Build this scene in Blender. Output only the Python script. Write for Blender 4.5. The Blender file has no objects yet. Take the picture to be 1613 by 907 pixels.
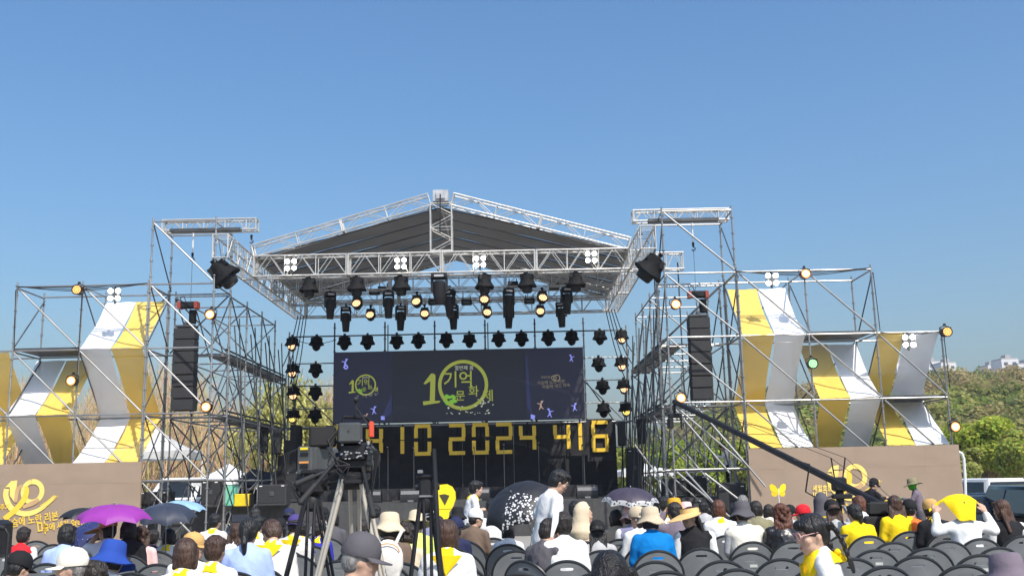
import bpy, math, random
import numpy as np
from mathutils import Vector, Matrix, Quaternion, noise
random.seed(416)
SC = bpy.context.scene
COL = SC.collection
R = math.radians
PI = math.pi
# ------------------------------------------------------------------ camera
FPX, CAMH = 1600.0, 1.5
PITCH, ROLL = math.atan(304.0 / FPX), R(-1.2)
cam_data = bpy.data.cameras.new('camera')
cam_data.sensor_width = 36.0
cam_data.lens = 36.0 * FPX / 1613.0
cam_data.clip_start, cam_data.clip_end = 0.1, 3000.0
cam = bpy.data.objects.new('camera', cam_data)
COL.objects.link(cam)
CAM_R = (Matrix.Rotation(PI / 2 + PITCH, 3, 'X') @ Matrix.Rotation(ROLL, 3, 'Z'))
cam.matrix_world = Matrix.Translation((0, 0, CAMH)) @ CAM_R.to_4x4()
SC.camera = cam
# ------------------------------------------------------------------ sky, sun, exposure
SUN_EL, SUN_AZ = R(51.0), math.atan2(0.50, -0.86)          # azimuth clockwise from +Y
w = bpy.data.worlds.new('World'); SC.world = w; w.use_nodes = True
nt = w.node_tree
bg = nt.nodes['Background']
sky = nt.nodes.new('ShaderNodeTexSky'); sky.sky_type = 'NISHITA'; sky.sun_disc = False
sky.sun_elevation, sky.sun_rotation = SUN_EL, SUN_AZ
sky.altitude = 0.0; sky.air_density = 1.45; sky.dust_density = 3.3; sky.ozone_density = 8.0
hsv = nt.nodes.new('ShaderNodeHueSaturation'); hsv.inputs['Saturation'].default_value = 1.12
nt.links.new(sky.outputs[0], hsv.inputs['Color']); nt.links.new(hsv.outputs[0], bg.inputs[0]); bg.inputs[1].default_value = 0.138
sun_d = bpy.data.lights.new('sun', 'SUN'); sun_d.energy = 4.2; sun_d.angle = R(0.55); sun_d.color = (1.0, 0.945, 0.86)
sun = bpy.data.objects.new('sun', sun_d); COL.objects.link(sun)
SUN_DIR = Vector((math.sin(SUN_AZ) * math.cos(SUN_EL), math.cos(SUN_AZ) * math.cos(SUN_EL), math.sin(SUN_EL)))
sun.rotation_euler = SUN_DIR.to_track_quat('Z', 'Y').to_euler()
sun.location = (20, -20, 60)
SC.view_settings.view_transform = 'Standard'; SC.view_settings.look = 'None'
SC.view_settings.exposure = 0.32; SC.view_settings.gamma = 1.0
SC.cycles.use_denoising = True
SC.cycles.max_bounces = 6; SC.cycles.diffuse_bounces = 3; SC.cycles.transparent_max_bounces = 8
# ------------------------------------------------------------------ pixel helpers (photograph pixels, 1613 x 907)
def ray(px, py):
    return CAM_R @ Vector(((px - 806.5) / FPX, -(py - 453.5) / FPX, -1.0))
def at(px, py, Y):
    d = ray(px, py); t = Y / d.y
    return Vector((d.x * t, Y, CAMH + d.z * t))
def hor(px):
    return 757.0 - (px - 806.5) * math.tan(R(1.2))
# ------------------------------------------------------------------ materials
MATS = {}
def mat(name, col, rough=0.6, metal=0.0, var=0.12, vscale=6.0, bump=0.0, bscale=40.0, spec=0.5, stretch=None, rvar=0.1, trans=0.0, dark=None, dscale=1.5, damt=0.0):
    """node material: colour broken up by two noises, uneven gloss, optional fine relief, stains of colour dark"""
    if name in MATS: return MATS[name]
    m = bpy.data.materials.new(name); m.use_nodes = True
    n, l = m.node_tree.nodes, m.node_tree.links
    b = n['Principled BSDF']; b.inputs['Roughness'].default_value = rough; b.inputs['Metallic'].default_value = metal
    b.inputs['Specular IOR Level'].default_value = spec
    tc = n.new('ShaderNodeTexCoord'); info = n.new('ShaderNodeObjectInfo')
    add = n.new('ShaderNodeVectorMath'); add.operation = 'ADD'
    mul = n.new('ShaderNodeMath'); mul.operation = 'MULTIPLY'; mul.inputs[1].default_value = 37.0
    l.new(info.outputs['Random'], mul.inputs[0]); l.new(tc.outputs['Object'], add.inputs[0]); l.new(mul.outputs[0], add.inputs[1])
    vec = add.outputs[0]
    if stretch:
        mp = n.new('ShaderNodeMapping'); mp.inputs['Scale'].default_value = stretch; l.new(vec, mp.inputs[0]); vec = mp.outputs[0]
    nz = n.new('ShaderNodeTexNoise'); nz.inputs['Scale'].default_value = vscale; nz.inputs['Detail'].default_value = 5.0
    l.new(vec, nz.inputs['Vector'])
    mr = n.new('ShaderNodeMapRange'); mr.inputs[1].default_value = 0.25; mr.inputs[2].default_value = 0.75
    mr.inputs[3].default_value = 1.0 - var; mr.inputs[4].default_value = 1.0 + var
    l.new(nz.outputs[0], mr.inputs[0])
    vm = n.new('ShaderNodeVectorMath'); vm.operation = 'SCALE'; vm.inputs[0].default_value = col[:3]
    l.new(mr.outputs[0], vm.inputs['Scale'])
    out = vm.outputs[0]
    if dark:
        n2 = n.new('ShaderNodeTexNoise'); n2.inputs['Scale'].default_value = dscale; n2.inputs['Detail'].default_value = 6.0; n2.inputs['Roughness'].default_value = 0.65
        l.new(vec, n2.inputs['Vector'])
        m2 = n.new('ShaderNodeMapRange'); m2.inputs[1].default_value = 0.48; m2.inputs[2].default_value = 0.72; m2.inputs[3].default_value = 0.0; m2.inputs[4].default_value = damt
        l.new(n2.outputs[0], m2.inputs[0])
        mx = n.new('ShaderNodeMix'); mx.data_type = 'RGBA'; l.new(m2.outputs[0], mx.inputs[0]); l.new(out, mx.inputs[6]); mx.inputs[7].default_value = (*dark, 1)
        out = mx.outputs[2]
    l.new(out, b.inputs['Base Color'])
    rr = n.new('ShaderNodeMapRange'); rr.inputs[3].default_value = max(0.03, rough - rvar); rr.inputs[4].default_value = min(1.0, rough + rvar)
    l.new(nz.outputs[0], rr.inputs[0]); l.new(rr.outputs[0], b.inputs['Roughness'])
    if bump:
        nb = n.new('ShaderNodeTexNoise'); nb.inputs['Scale'].default_value = bscale; nb.inputs['Detail'].default_value = 3.0; l.new(vec, nb.inputs['Vector'])
        bp = n.new('ShaderNodeBump'); bp.inputs['Strength'].default_value = bump; bp.inputs['Distance'].default_value = 0.02
        l.new(nb.outputs[0], bp.inputs['Height']); l.new(bp.outputs[0], b.inputs['Normal'])
    if trans:
        tr = n.new('ShaderNodeBsdfTranslucent'); l.new(out, tr.inputs[0]); ms = n.new('ShaderNodeMixShader'); ms.inputs[0].default_value = trans
        o = n['Material Output']; l.new(b.outputs[0], ms.inputs[1]); l.new(tr.outputs[0], ms.inputs[2]); l.new(ms.outputs[0], o.inputs[0])
    m.diffuse_color = (*col[:3], 1)
    MATS[name] = m
    return m
def emat(name, col, strength, dots=None):
    if name in MATS: return MATS[name]
    m = bpy.data.materials.new(name); m.use_nodes = True
    b = m.node_tree.nodes['Principled BSDF']; b.inputs['Base Color'].default_value = (*[c * 0.5 for c in col], 1)
    b.inputs['Emission Color'].default_value = (*col, 1); b.inputs['Emission Strength'].default_value = strength
    MATS[name] = m
    return m
def cloth(name, col, **kw):
    return mat(name, col, rough=0.85, var=0.10, vscale=9.0, bump=0.14, bscale=48.0, spec=0.25, **kw)
# ------------------------------------------------------------------ mesh builder
def frame(d):
    return Vector(d).to_track_quat('Z', 'Y').to_matrix()
class MB:
    def __init__(s): s.v, s.f, s.m, s.k = [], [], [], 0
    def add(s, vs, fs, M=None):
        b = len(s.v)
        if M is not None: vs = [M @ Vector(p) for p in vs]
        s.v.extend([tuple(p) for p in vs]); s.f.extend([tuple(b + i for i in f) for f in fs]); s.m.extend([s.k] * len(fs))
        return s
    def box(s, c, d, M=None, taper=1.0):
        x, y, z = d[0] / 2, d[1] / 2, d[2] / 2
        vs = [(c[0] + i * x * (taper if k > 0 else 1), c[1] + j * y * (taper if k > 0 else 1), c[2] + k * z) for k in (-1, 1) for j in (-1, 1) for i in (-1, 1)]
        return s.add(vs, [(0, 2, 3, 1), (4, 5, 7, 6), (0, 1, 5, 4), (2, 6, 7, 3), (0, 4, 6, 2), (1, 3, 7, 5)], M)
    def bbox(s, c, d, b, M=None):
        """box with chamfered vertical edges and top edge"""
        x, y, z = d[0] / 2, d[1] / 2, d[2] / 2
        def ring(i, zz): return [(c[0] + px, c[1] + py, c[2] + zz) for px, py in ((x - i - b, y - i), (-x + i + b, y - i), (-x + i, y - i - b), (-x + i, -y + i + b), (-x + i + b, -y + i), (x - i - b, -y + i), (x - i, -y + i + b), (x - i, y - i - b))]
        return s.loft([ring(b, -z), ring(0, -z + b), ring(0, z - b), ring(b, z)], True, M)
    def loft(s, rings, caps=True, M=None):
        n = len(rings[0]); vs = [p for r in rings for p in r]; fs = []
        for i in range(len(rings) - 1):
            for j in range(n):
                k = (j + 1) % n; fs.append((i * n + j, i * n + k, (i + 1) * n + k, (i + 1) * n + j))
        if caps: fs.append(tuple(range(n - 1, -1, -1))); fs.append(tuple((len(rings) - 1) * n + j for j in range(n)))
        return s.add(vs, fs, M)
    def tube(s, p0, p1, r0, r1=None, n=8, caps=True, M=None):
        p0, p1 = Vector(p0), Vector(p1); r1 = r0 if r1 is None else r1
        if (p1 - p0).length < 1e-6: return s
        q = frame(p1 - p0)
        rg = [[p + q @ Vector((r * math.cos(2 * PI * i / n), r * math.sin(2 * PI * i / n), 0)) for i in range(n)] for p, r in ((p0, r0), (p1, r1))]
        return s.loft(rg, caps, M)
    def sweep(s, pts, rad, n=6, caps=True, M=None):
        pts = [Vector(p) for p in pts]; rings = []; q = None
        for i, p in enumerate(pts):
            d = (pts[min(i + 1, len(pts) - 1)] - pts[max(i - 1, 0)])
            if d.length < 1e-7: d = Vector((0, 0, 1))
            if q is None: q = d.to_track_quat('Z', 'Y')
            else: q = (q @ Vector((0, 0, 1))).rotation_difference(d.normalized()) @ q
            r = rad[i] if isinstance(rad, (list, tuple)) else rad
            rings.append([p + q @ Vector((r * math.cos(2 * PI * k / n), r * math.sin(2 * PI * k / n), 0)) for k in range(n)])
        return s.loft(rings, caps, M)
    def cap(s, p0, p1, r0, r1, n=10):
        """tapered capsule with round ends"""
        p0, p1 = Vector(p0), Vector(p1); q = frame(p1 - p0) if (p1 - p0).length > 1e-6 else Matrix.Identity(3)
        rings = []
        for t in (-88, -60, -30, 0): rings.append((p0, r0, t))
        for t in (0, 30, 60, 88): rings.append((p1, r1, t))
        rg = [[p + q @ Vector((r * math.cos(R(t)) * math.cos(2 * PI * i / n), r * math.cos(R(t)) * math.sin(2 * PI * i / n), r * math.sin(R(t)))) for i in range(n)] for p, r, t in rings]
        return s.loft(rg, True)
    def ell(s, c, r, nu=12, nv=8, M=None):
        c = Vector(c); rg = []
        for j in range(nv + 1):
            t = R(-89 + 178 * j / nv)
            rg.append([c + Vector((r[0] * math.cos(t) * math.cos(2 * PI * i / nu), r[1] * math.cos(t) * math.sin(2 * PI * i / nu), r[2] * math.sin(t))) for i in range(nu)])
        return s.loft(rg, True, M)
    def lathe(s, prof, n=16, M=None, caps=True, wob=None):
        rg = []
        for j, (r, z) in enumerate(prof):
            rg.append([Vector((r * math.cos(2 * PI * i / n), r * math.sin(2 * PI * i / n), z + (wob(2 * PI * i / n, j) if wob else 0))) for i in range(n)])
        return s.loft(rg, caps, M)
    def prism(s, pts, y0, y1, M=None):
        """outline in x,z pushed from y0 to y1"""
        n = len(pts)
        vs = [(x, y0, z) for x, z in pts] + [(x, y1, z) for x, z in pts]
        fs = [tuple(range(n)), tuple(range(2 * n - 1, n - 1, -1))] + [(i, i + n, (i + 1) % n + n, (i + 1) % n) for i in range(n)]
        return s.add(vs, fs, M)
    def strip(s, A, B):
        """sheet between two polylines"""
        n = len(A); return s.add(list(A) + list(B), [(i, i + 1, n + i + 1, n + i) for i in range(n - 1)])
    def mesh(s, name, mats=None, smooth=40):
        me = bpy.data.meshes.new(name); me.from_pydata(s.v, [], s.f)
        for m in (mats if isinstance(mats, (list, tuple)) else [mats] if mats else []): me.materials.append(m)
        if max(s.m, default=0): me.polygons.foreach_set('material_index', s.m)
        if smooth:
            me.shade_smooth(); me.set_sharp_from_angle(angle=R(smooth))
        me.update(); return me
    def build(s, name, mats=None, parent=None, loc=None, rot=None, smooth=40):
        return obj(name, s.mesh(name, mats, smooth), parent, loc, rot)
def obj(name, me, parent=None, loc=None, rot=None, scale=None):
    o = bpy.data.objects.new(name, me); COL.objects.link(o)
    if parent: o.parent = parent
    if loc is not None: o.location = loc
    if rot is not None:
        if isinstance(rot, Quaternion): o.rotation_mode = 'QUATERNION'; o.rotation_quaternion = rot
        else: o.rotation_euler = rot
    if scale is not None: o.scale = scale
    return o
def tag(o, label=None, cat=None, group=None, kind=None):
    if label: o['label'] = label
    if cat: o['category'] = cat
    if group: o['group'] = group
    if kind: o['kind'] = kind
    return o
def thing(name, label, cat, loc=(0, 0, 0), rot=None, group=None):
    o = obj(name, None, None, loc, rot); o.empty_display_size = 0.2
    return tag(o, label, cat, group)
def copy_tree(o, parent=None, loc=None, rot=None, label=None):
    c = o.copy(); COL.objects.link(c); c.parent = parent
    if loc is not None: c.location = loc
    if rot is not None: c.rotation_euler = rot
    if label: c['label'] = label
    for ch in KIDS.get(o.name, ()) or o.children: copy_tree(ch, c)
    return c
KIDS = {}
ORD = 'first second third fourth fifth sixth seventh eighth ninth tenth eleventh twelfth thirteenth fourteenth fifteenth sixteenth seventeenth eighteenth nineteenth twentieth'.split() + ['%d%s' % (i, {1: 'st', 2: 'nd', 3: 'rd'}.get(i % 10, 'th')) for i in range(21, 60)]
TUBES = {}
def pipe(name, p0, p1, r, m, parent, n=8, knots=0.0):
    """one scaffold tube; tubes of one length share their mesh. knots: spacing of the wedge rings on an upright"""
    p0, p1 = Vector(p0), Vector(p1); L = (p1 - p0).length
    key = (round(L, 2), r, m.name, n, knots)
    if key not in TUBES:
        b = MB(); b.tube((0, 0, 0), (0, 0, L), r, n=n)
        z = knots * 0.5
        while knots and z < L:
            b.tube((0, 0, z - 0.012), (0, 0, z + 0.012), r * 2.0, n=n); z += knots
        TUBES[key] = b.mesh(name, m)
    return obj(name, TUBES[key], parent, p0, (p1 - p0).to_track_quat('Z', 'Y'))
def text_mesh(s, size, name, m, parent, M, extrude=0.002, align='CENTER', bold=0.0, space=1.0):
    """lettering as real geometry in the x,z plane of matrix M"""
    c = bpy.data.curves.new('lettering', 'FONT'); c.body = s; c.size = size; c.align_x = align; c.align_y = 'CENTER'
    c.extrude = extrude; c.offset = bold; c.resolution_u = 3; c.space_character = space
    t = bpy.data.objects.new('lettering', c); COL.objects.link(t)
    dg = bpy.context.evaluated_depsgraph_get(); me = bpy.data.meshes.new_from_object(t.evaluated_get(dg))
    bpy.data.objects.remove(t); bpy.data.curves.remove(c)
    me.transform(Matrix.Rotation(PI / 2, 4, 'X')); me.materials.clear(); me.materials.append(m); me.name = name
    me.transform(M)
    return obj(name, me, parent)
# common materials
STEEL = mat('galvanised steel', (0.33, 0.33, 0.325), 0.42, 0.7, var=0.25, vscale=7, dark=(0.16, 0.14, 0.12), dscale=3.5, damt=0.6, stretch=(1, 1, 0.5))
STEELD = mat('dark weathered and shaded steel', (0.10, 0.105, 0.11), 0.5, 0.6, var=0.3, vscale=6, dark=(0.06, 0.05, 0.045), damt=0.5)  # weathered steel; on depth braces the dark tone stands in for shade
ALU = mat('mill finish aluminium', (0.56, 0.545, 0.51), 0.4, 0.5, var=0.15, vscale=5, dark=(0.35, 0.33, 0.3), dscale=2.5, damt=0.35)
BLACK = mat('black powder coat', (0.016, 0.016, 0.018), 0.5, var=0.3, spec=0.3)
BLACKF = mat('black rain cover cloth', (0.010, 0.010, 0.011), 0.75, var=0.3, bump=0.8, bscale=16, spec=0.18)
RUBBER = mat('black rubber', (0.015, 0.015, 0.015), 0.75)
DRAPE = mat('black stage drape', (0.032, 0.032, 0.035), 0.9, var=0.2, vscale=3, bump=0.4, bscale=8, spec=0.2, dark=(0.055, 0.055, 0.058), dscale=0.8, damt=0.7)
CABLE = mat('black cable', (0.012, 0.012, 0.013), 0.6)
WHITEP = mat('white paint', (0.75, 0.75, 0.74), 0.4, var=0.06, dark=(0.45, 0.43, 0.4), damt=0.25)
# ================================================================== SETTING
def sst(u): u = min(1, max(0, u)); return u * u * (3 - 2 * u)
def gz(x, y): return -.62 * sst((x - 11.3) / 1.6) * sst((y - 21.5) / 3.5)
g = MB()
xs = [-600, -200, -60, -20, 0, 8, 11] + [11 + .25 * i for i in range(1, 10)] + [14, 20, 60, 200, 600]; ys = [-60, -10, 0, 10, 20, 21.5, 22.2, 22.9, 23.6, 24.3, 25, 26, 30, 40, 80, 200, 1500]; nx_ = len(xs)
g.add([(x, y, gz(x, y)) for y in ys for x in xs], [(j * nx_ + i, j * nx_ + i + 1, (j + 1) * nx_ + i + 1, (j + 1) * nx_ + i) for j in range(len(ys) - 1) for i in range(nx_ - 1)])
GROUND = mat('worn concrete plaza', (0.30, 0.285, 0.26), 0.85, var=0.18, vscale=0.6, bump=0.3, bscale=30, dark=(0.14, 0.13, 0.12), dscale=0.25, damt=0.6)
tag(g.build('ground', GROUND, smooth=0), 'worn pale concrete ground under the rows of chairs', kind='structure')
# dry earth verge to the right of the plaza, the car park beyond the banner
v = MB(); v.add([(9.5, 15.5, .004), (60, 15.5, .004), (60, 21.4, .004), (9.8, 21.4, .004)], [(0, 1, 2, 3)])
tag(v.build('verge', mat('dry earth', (0.24, 0.18, 0.11), 0.95, var=0.3, vscale=2, bump=0.6, bscale=12, dark=(0.10, 0.11, 0.04), dscale=1.2, damt=0.7), smooth=0), 'strip of dry earth beside the parked cars', kind='structure')

# ================================================================== SCAFFOLD
LIFT, TUB = 1.7, 0.024
def scaffold(label, xs, ys, top, decks=(), skip_front=(), back=True, up=(), rails=True):
    """ringlock scaffold: uprights on every line, ledgers, transoms, one falling brace per bay and lift. top[i] = lifts of bay i"""
    x0, y0 = (xs[0] + xs[-1]) / 2, ys[0]
    t = thing('scaffold', label, 'scaffold', (x0, y0, 0))
    P = lambda x, y, z: (x - x0, y - y0, z)
    nb = len(xs) - 1
    for i, x in enumerate(xs):
        h = max(top[max(0, i - 1):i + 1]) if nb else top[0]
        for j, y in enumerate(ys):
            pipe('upright', P(x, y, 0), P(x, y, h * LIFT + 0.12 + (up[i] if up else 0)), TUB, STEEL, t, knots=0.425)
        for k in range(1, h + 1):
            for j in range(len(ys) - 1):
                pipe('transom', P(x, ys[j], k * LIFT - .03), P(x, ys[j + 1], k * LIFT - .03), TUB * .9, STEEL, t)
                a, b = (ys[j], ys[j + 1]) if (i + j) % 2 == 0 else (ys[j + 1], ys[j])
                pipe('cross_brace', P(x + .03, a, k * LIFT - .1), P(x + .03, b, (k - 1) * LIFT + .1), TUB * .75, STEELD, t)  # shadow side of the depth brace is put into its dark colour
    for i in range(nb):
        for k in range(1, top[i] + 1):
            for j, y in enumerate(ys):
                pipe('ledger', P(xs[i], y, k * LIFT), P(xs[i + 1], y, k * LIFT), TUB * .95, STEEL, t)
                if j == 0 and (i, k) not in skip_front:
                    pipe('diagonal_brace', P(xs[i] + .05, y - .04, k * LIFT - .05), P(xs[i + 1] - .03, y - .04, (k - 1) * LIFT + .06), TUB * 1.05, STEEL, t)
                elif j == len(ys) - 1 and back and (i + k) % 2 == 0:
                    pipe('diagonal_brace', P(xs[i + 1] - .05, y + .04, k * LIFT - .05), P(xs[i] + .05, y + .04, (k - 1) * LIFT + .06), TUB * .85, STEELD, t)
    for (i, k, j) in decks:
        n = 4; d = (ys[j + 1] - ys[j]) / n
        for q in range(n):
            b = MB(); b.box(((xs[i] + xs[i + 1]) / 2 - x0, ys[j] + d * (q + .5) - y0, k * LIFT + .05), (abs(xs[i + 1] - xs[i]) - .06, d - .03, .045))
            b.build('deck_board', STEELD, t)
    return t
XL, XR = [-14.85, -13.06, -11.33, -9.59], [5.94, 7.72, 9.48, 11.17]
YF, YB = 26.3, 27.85
wl = scaffold('stepped scaffold wing with yellow and white cloth beside the purple umbrella', XL, [YF, YB], [3, 4, 4], decks=[(1, 3, 0)])
wr = scaffold('stepped scaffold wing with yellow and white cloth above the butterfly banner', XR, [YF, YB], [4, 4, 3], decks=[(1, 3, 0), (2, 2, 0)])
tl = scaffold('tall scaffold tower holding the left speaker array', [-9.56, -7.87], [YF + .03, YB + .03], [5], decks=[], back=True)
tr = scaffold('tall scaffold tower holding the right speaker array', [4.04, 5.91], [YF + .03, YB + .03], [5], decks=[], back=True)
YS = [28.2, 30.0, 31.8, 33.6, 35.4]
def side_scaffold(label, xi, xo):
    """walkway scaffold running back along the side of the stage, seen end-on"""
    t = thing('scaffold', label, 'scaffold', (xi, YS[0], 0))
    sg = 1 if xo > xi else -1
    P = lambda x, y, z: (x - xi, y - YS[0], z)
    NL = [4, 4, 4, 4, 3]
    for j, y in enumerate(YS):
        for x in (xi, xo):
            pipe('upright', P(x, y, 0), P(x, y, NL[j] * LIFT + .15), TUB, STEEL, t, knots=.425)
        for k in range(1, NL[j] + 1):
            pipe('transom', P(xi, y, k * LIFT), P(xo, y, k * LIFT), TUB * .9, STEEL, t)
            if (j + k) % 2: pipe('diagonal_brace', P(xi, y - .04, k * LIFT - .05), P(xo, y - .04, (k - 1) * LIFT + .06), TUB * .9, STEEL, t)
            else: pipe('diagonal_brace', P(xo, y - .04, k * LIFT - .05), P(xi, y - .04, (k - 1) * LIFT + .06), TUB * .9, STEELD, t)
        pipe('raker', P(xi - sg * .05, y + .3, 3 * LIFT + .9), P(xi - sg * .6, y + .5, .1), TUB * .8, STEELD, t)
        pipe('raker', P(xi - sg * .02, y + .9, 4 * LIFT - .5), P(xi - sg * .30, y + 1.0, .1), TUB * .8, STEELD, t)
    for j in range(len(YS) - 1):
        for k in range(1, min(NL[j], NL[j + 1]) + 1):
            for x in (xi, xo):
                pipe('ledger', P(x, YS[j], k * LIFT - .03), P(x, YS[j + 1], k * LIFT - .03), TUB * .95, STEEL, t)
                pipe('cross_brace', P(x + .03, YS[j], k * LIFT - .1), P(x + .03, YS[j + 1], (k - 1) * LIFT + .1), TUB * .8, STEELD, t)
                if k < 4: pipe('cross_brace', P(x - .03, YS[j + 1], k * LIFT - .1), P(x - .03, YS[j], (k - 1) * LIFT + .1), TUB * .75, STEEL if x == xi else STEELD, t)
            if k in (2, 3):
                for q in range(2):
                    b = MB(); b.box((sg * (.16 + .34 * q), YS[j] - YS[0] + .9, k * LIFT + .05), (.31, 1.76, .06)); b.build('deck_board', STEELD, t)
                for z_ in (.18, -.14): pipe('guard_rail', P(xi + sg * .08, YS[j], k * LIFT + z_), P(xi + sg * .08, YS[j + 1], k * LIFT + z_), .03, STEELD, t)
    return t
side_scaffold('dark walkway scaffold running back along the left stage side', -7.95, -9.5)
side_scaffold('dark walkway scaffold running back along the right stage side', 4.12, 5.85)
# scaffold wall that carries the screen and the rear lights
bx = [-8.0, -6.38, -4.58, -2.8, -1.0, .78, 2.52, 4.05]
t = thing('scaffold', 'black pipe wall behind the stage carrying the screen and rear lights', 'scaffold', (0, 36.0, 0))
for i, x in enumerate(bx):
    pipe('upright', (x, 0, 0), (x, 0, 7.2 if 0 < i < 7 else 6.9), .028, STEELD if 0 < i < 6 else STEEL, t, knots=.425)
    pipe('upright', (x, 1.2, 0), (x, 1.2, 5.2), .024, STEELD, t)
for i in range(7):
    for z in (3.45, 6.72): pipe('ledger', (bx[i], -.03, z), (bx[i + 1], -.03, z), .026, STEELD, t)
    pipe('cross_brace', (bx[i], 1.2, 5.1), (bx[i + 1], 1.2, 3.5), .02, STEELD, t)
for i in (0, 6):
    for z in (2.6, 4.15, 4.95, 5.75): pipe('ledger', (bx[i] - .05, -.05, z), (bx[i + 1] + .05, -.05, z), .022, STEELD if z == 4.95 else STEEL, t)
    pipe('diagonal_brace', (bx[i] + .05, .05, 4.9), (bx[i + 1], .05, 2.7), .022, STEELD, t)
for i, x in enumerate((-4.48, -.9)): pipe('upright', (x, .06, 5.9), (x, .06, 7.1), .02, STEELD, t)

# ================================================================== BANNERS
BAN = mat('brown printed banner', (0.305, 0.228, 0.168), 0.8, var=0.05, vscale=1.2, bump=0.25, bscale=2.2, spec=0.25, dark=(0.265, 0.195, 0.142), dscale=.9, damt=.5)
YEL = mat('printed yellow', (0.80, 0.52, 0.05), 0.7, var=0.08)
YELP = mat('printed pale yellow', (0.84, 0.62, 0.16), 0.7, var=0.08)
ORA = mat('printed peach', (0.52, 0.33, 0.16), 0.7, var=0.15, vscale=3)
def banner(label, x0, x1, y, nh):
    t = thing('banner_wall', label, 'banner', ((x0 + x1) / 2, y, 0))
    W, H = x1 - x0, 2.18
    n = max(2, round(W / .9))
    for i in range(n):                                   # sheets joined on a frame: seams and slack show
        for (z0, z1) in ((0, 1.66), (1.6615, H)):
            b = MB(); nx, nz = 8, 8; a0 = -W / 2 + W * i / n + .0006; a1 = -W / 2 + W * (i + 1) / n - .0006; vs = []
            for k in range(nz + 1):
                for j in range(nx + 1):
                    u, q = j / nx, k / nz
                    bul = .004 * math.sin(PI * u) * math.sin(PI * q) + .006 * noise.noise(((x0 + a0 + u) * 2.2, q * 3 + z0, 3.1))
                    vs.append((a0 + (a1 - a0) * u, -bul, z0 + (z1 - z0) * q))
            b.add(vs, [(k * 9 + j, k * 9 + j + 1, (k + 1) * 9 + j + 1, (k + 1) * 9 + j) for k in range(nz) for j in range(nx)])
            b.build('sheet', BAN, t)
    f = MB(); f.box((0, .06, H / 2), (W, .06, H - .02)); f.build('frame', mat('timber frame', (.3, .22, .14), .8), t)
    return t
bl = banner('brown banner wall with yellow ribbon emblem beside the purple umbrella', -15.2, -9.45, 26.0, 0)
br = banner('brown banner wall with yellow ribbon emblem behind the butterfly', 5.88, 11.2, 26.0, 0)
def band(b, pts, wid, y, sub=6):
    """flat printed ribbon along a smooth path, x,z coordinates"""
    P = [Vector((p[0], 0, p[1])) for p in pts]; path = []
    for i in range(len(P) - 1):
        p0, p1, p2, p3 = P[max(i - 1, 0)], P[i], P[i + 1], P[min(i + 2, len(P) - 1)]
        for k in range(sub):
            u = k / sub
            path.append(.5 * ((2 * p1) + (p2 - p0) * u + (2 * p0 - 5 * p1 + 4 * p2 - p3) * u * u + (3 * p1 - p0 - 3 * p2 + p3) * u ** 3))
    path.append(P[-1]); A, B = [], []
    for i, p in enumerate(path):
        d = (path[min(i + 1, len(path) - 1)] - path[max(i - 1, 0)]).normalized(); nrm = Vector((-d.z, 0, d.x))
        u = i / (len(path) - 1) * (len(wid) - 1); k = min(int(u), len(wid) - 2); wd = wid[k] + (wid[k + 1] - wid[k]) * (u - k)
        A.append(p + nrm * wd / 2 + Vector((0, y, 0))); B.append(p - nrm * wd / 2 + Vector((0, y, 0)))
    b.strip(A, B)
def emblem(parent, px, py, k=1.0):
    """ribbon emblem reading 10; pixel offsets of the printed mark turned into metres on the banner"""
    c = at(px, py, 26.0) - parent.location; s = k * 26.0 / FPX / 6.475
    Q = lambda pts: [(c.x + (x - 335) * s, c.z - (y - 350) * s) for x, y in pts]
    y = -.019
    b = MB(); band(b, Q([(335 + 95 * math.cos(a), 350 + 100 * math.sin(a)) for a in [R(-100 + 359.5 * i / 20) for i in range(21)]]), [50 * s, 46 * s], y); b.build('printed_ring', ORA if k < 0 else YELP, parent, smooth=0)
    b = MB(); b.prism(Q([(58, 300), (115, 240), (176, 234), (172, 300), (168, 455), (112, 385), (104, 300)])[::-1], y - .002, y - .001); b.build('printed_figure_one', YELP, parent, smooth=0)
    b = MB(); band(b, Q([(230, 285), (185, 330), (172, 450)]), [30 * s, 45 * s, 30 * s], y - .0028); band(b, Q([(400, 420), (370, 450), (300, 480), (250, 500)]), [40 * s, 46 * s, 30 * s], y - .0022); b.build('printed_shade', ORA, parent, smooth=0)
    b = MB(); band(b, Q([(74, 315), (72, 390), (125, 495), (225, 555), (335, 558), (450, 505), (575, 392)]), [50 * s, 54 * s, 56 * s, 50 * s, 50 * s, 40 * s, 10 * s], y - .0036); b.build('printed_ribbon', YELP, parent, smooth=0)
    b = MB(); band(b, Q([(430, 525), (500, 480), (597, 395)]), [6 * s, 9 * s, 4 * s], y - .0046); band(b, Q([(420, 490), (490, 450), (555, 388)]), [6 * s, 16 * s, 8 * s], y - .0046); b.build('printed_stroke', YEL, parent, smooth=0)
    b = MB(); band(b, Q([(72, 612), (185, 515), (262, 410), (278, 330), (262, 295)]), [54 * s, 54 * s, 54 * s, 46 * s, 26 * s], y - .0055); b.build('printed_ribbon', YEL, parent, smooth=0)
emblem(bl, 51.7, 774); emblem(br, 1347, 750)
def btext(parent, s, px, py, h, m=YEL, slant=0.0, bold=.004, sq=.8):
    c = at(px, py, 26.0) - parent.location
    M = Matrix.Translation((c.x, -.0255, c.z)) @ Matrix.Rotation(-slant, 4, 'Y') @ Matrix.Diagonal((sq, 1, 1, 1))
    text_mesh(s, h / 61.5 * 1.15, 'lettering', m, parent, M, extrude=.0004, bold=bold)
btext(bl, '가슴에 노란 리본', 50, 819, 13, slant=R(8)); btext(bl, '마', 67, 832, 19, slant=R(8)); btext(bl, '음에 새긴 약속', 100, 827, 11, slant=R(7)); btext(bl, '10주기', 4, 799, 9)
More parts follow.
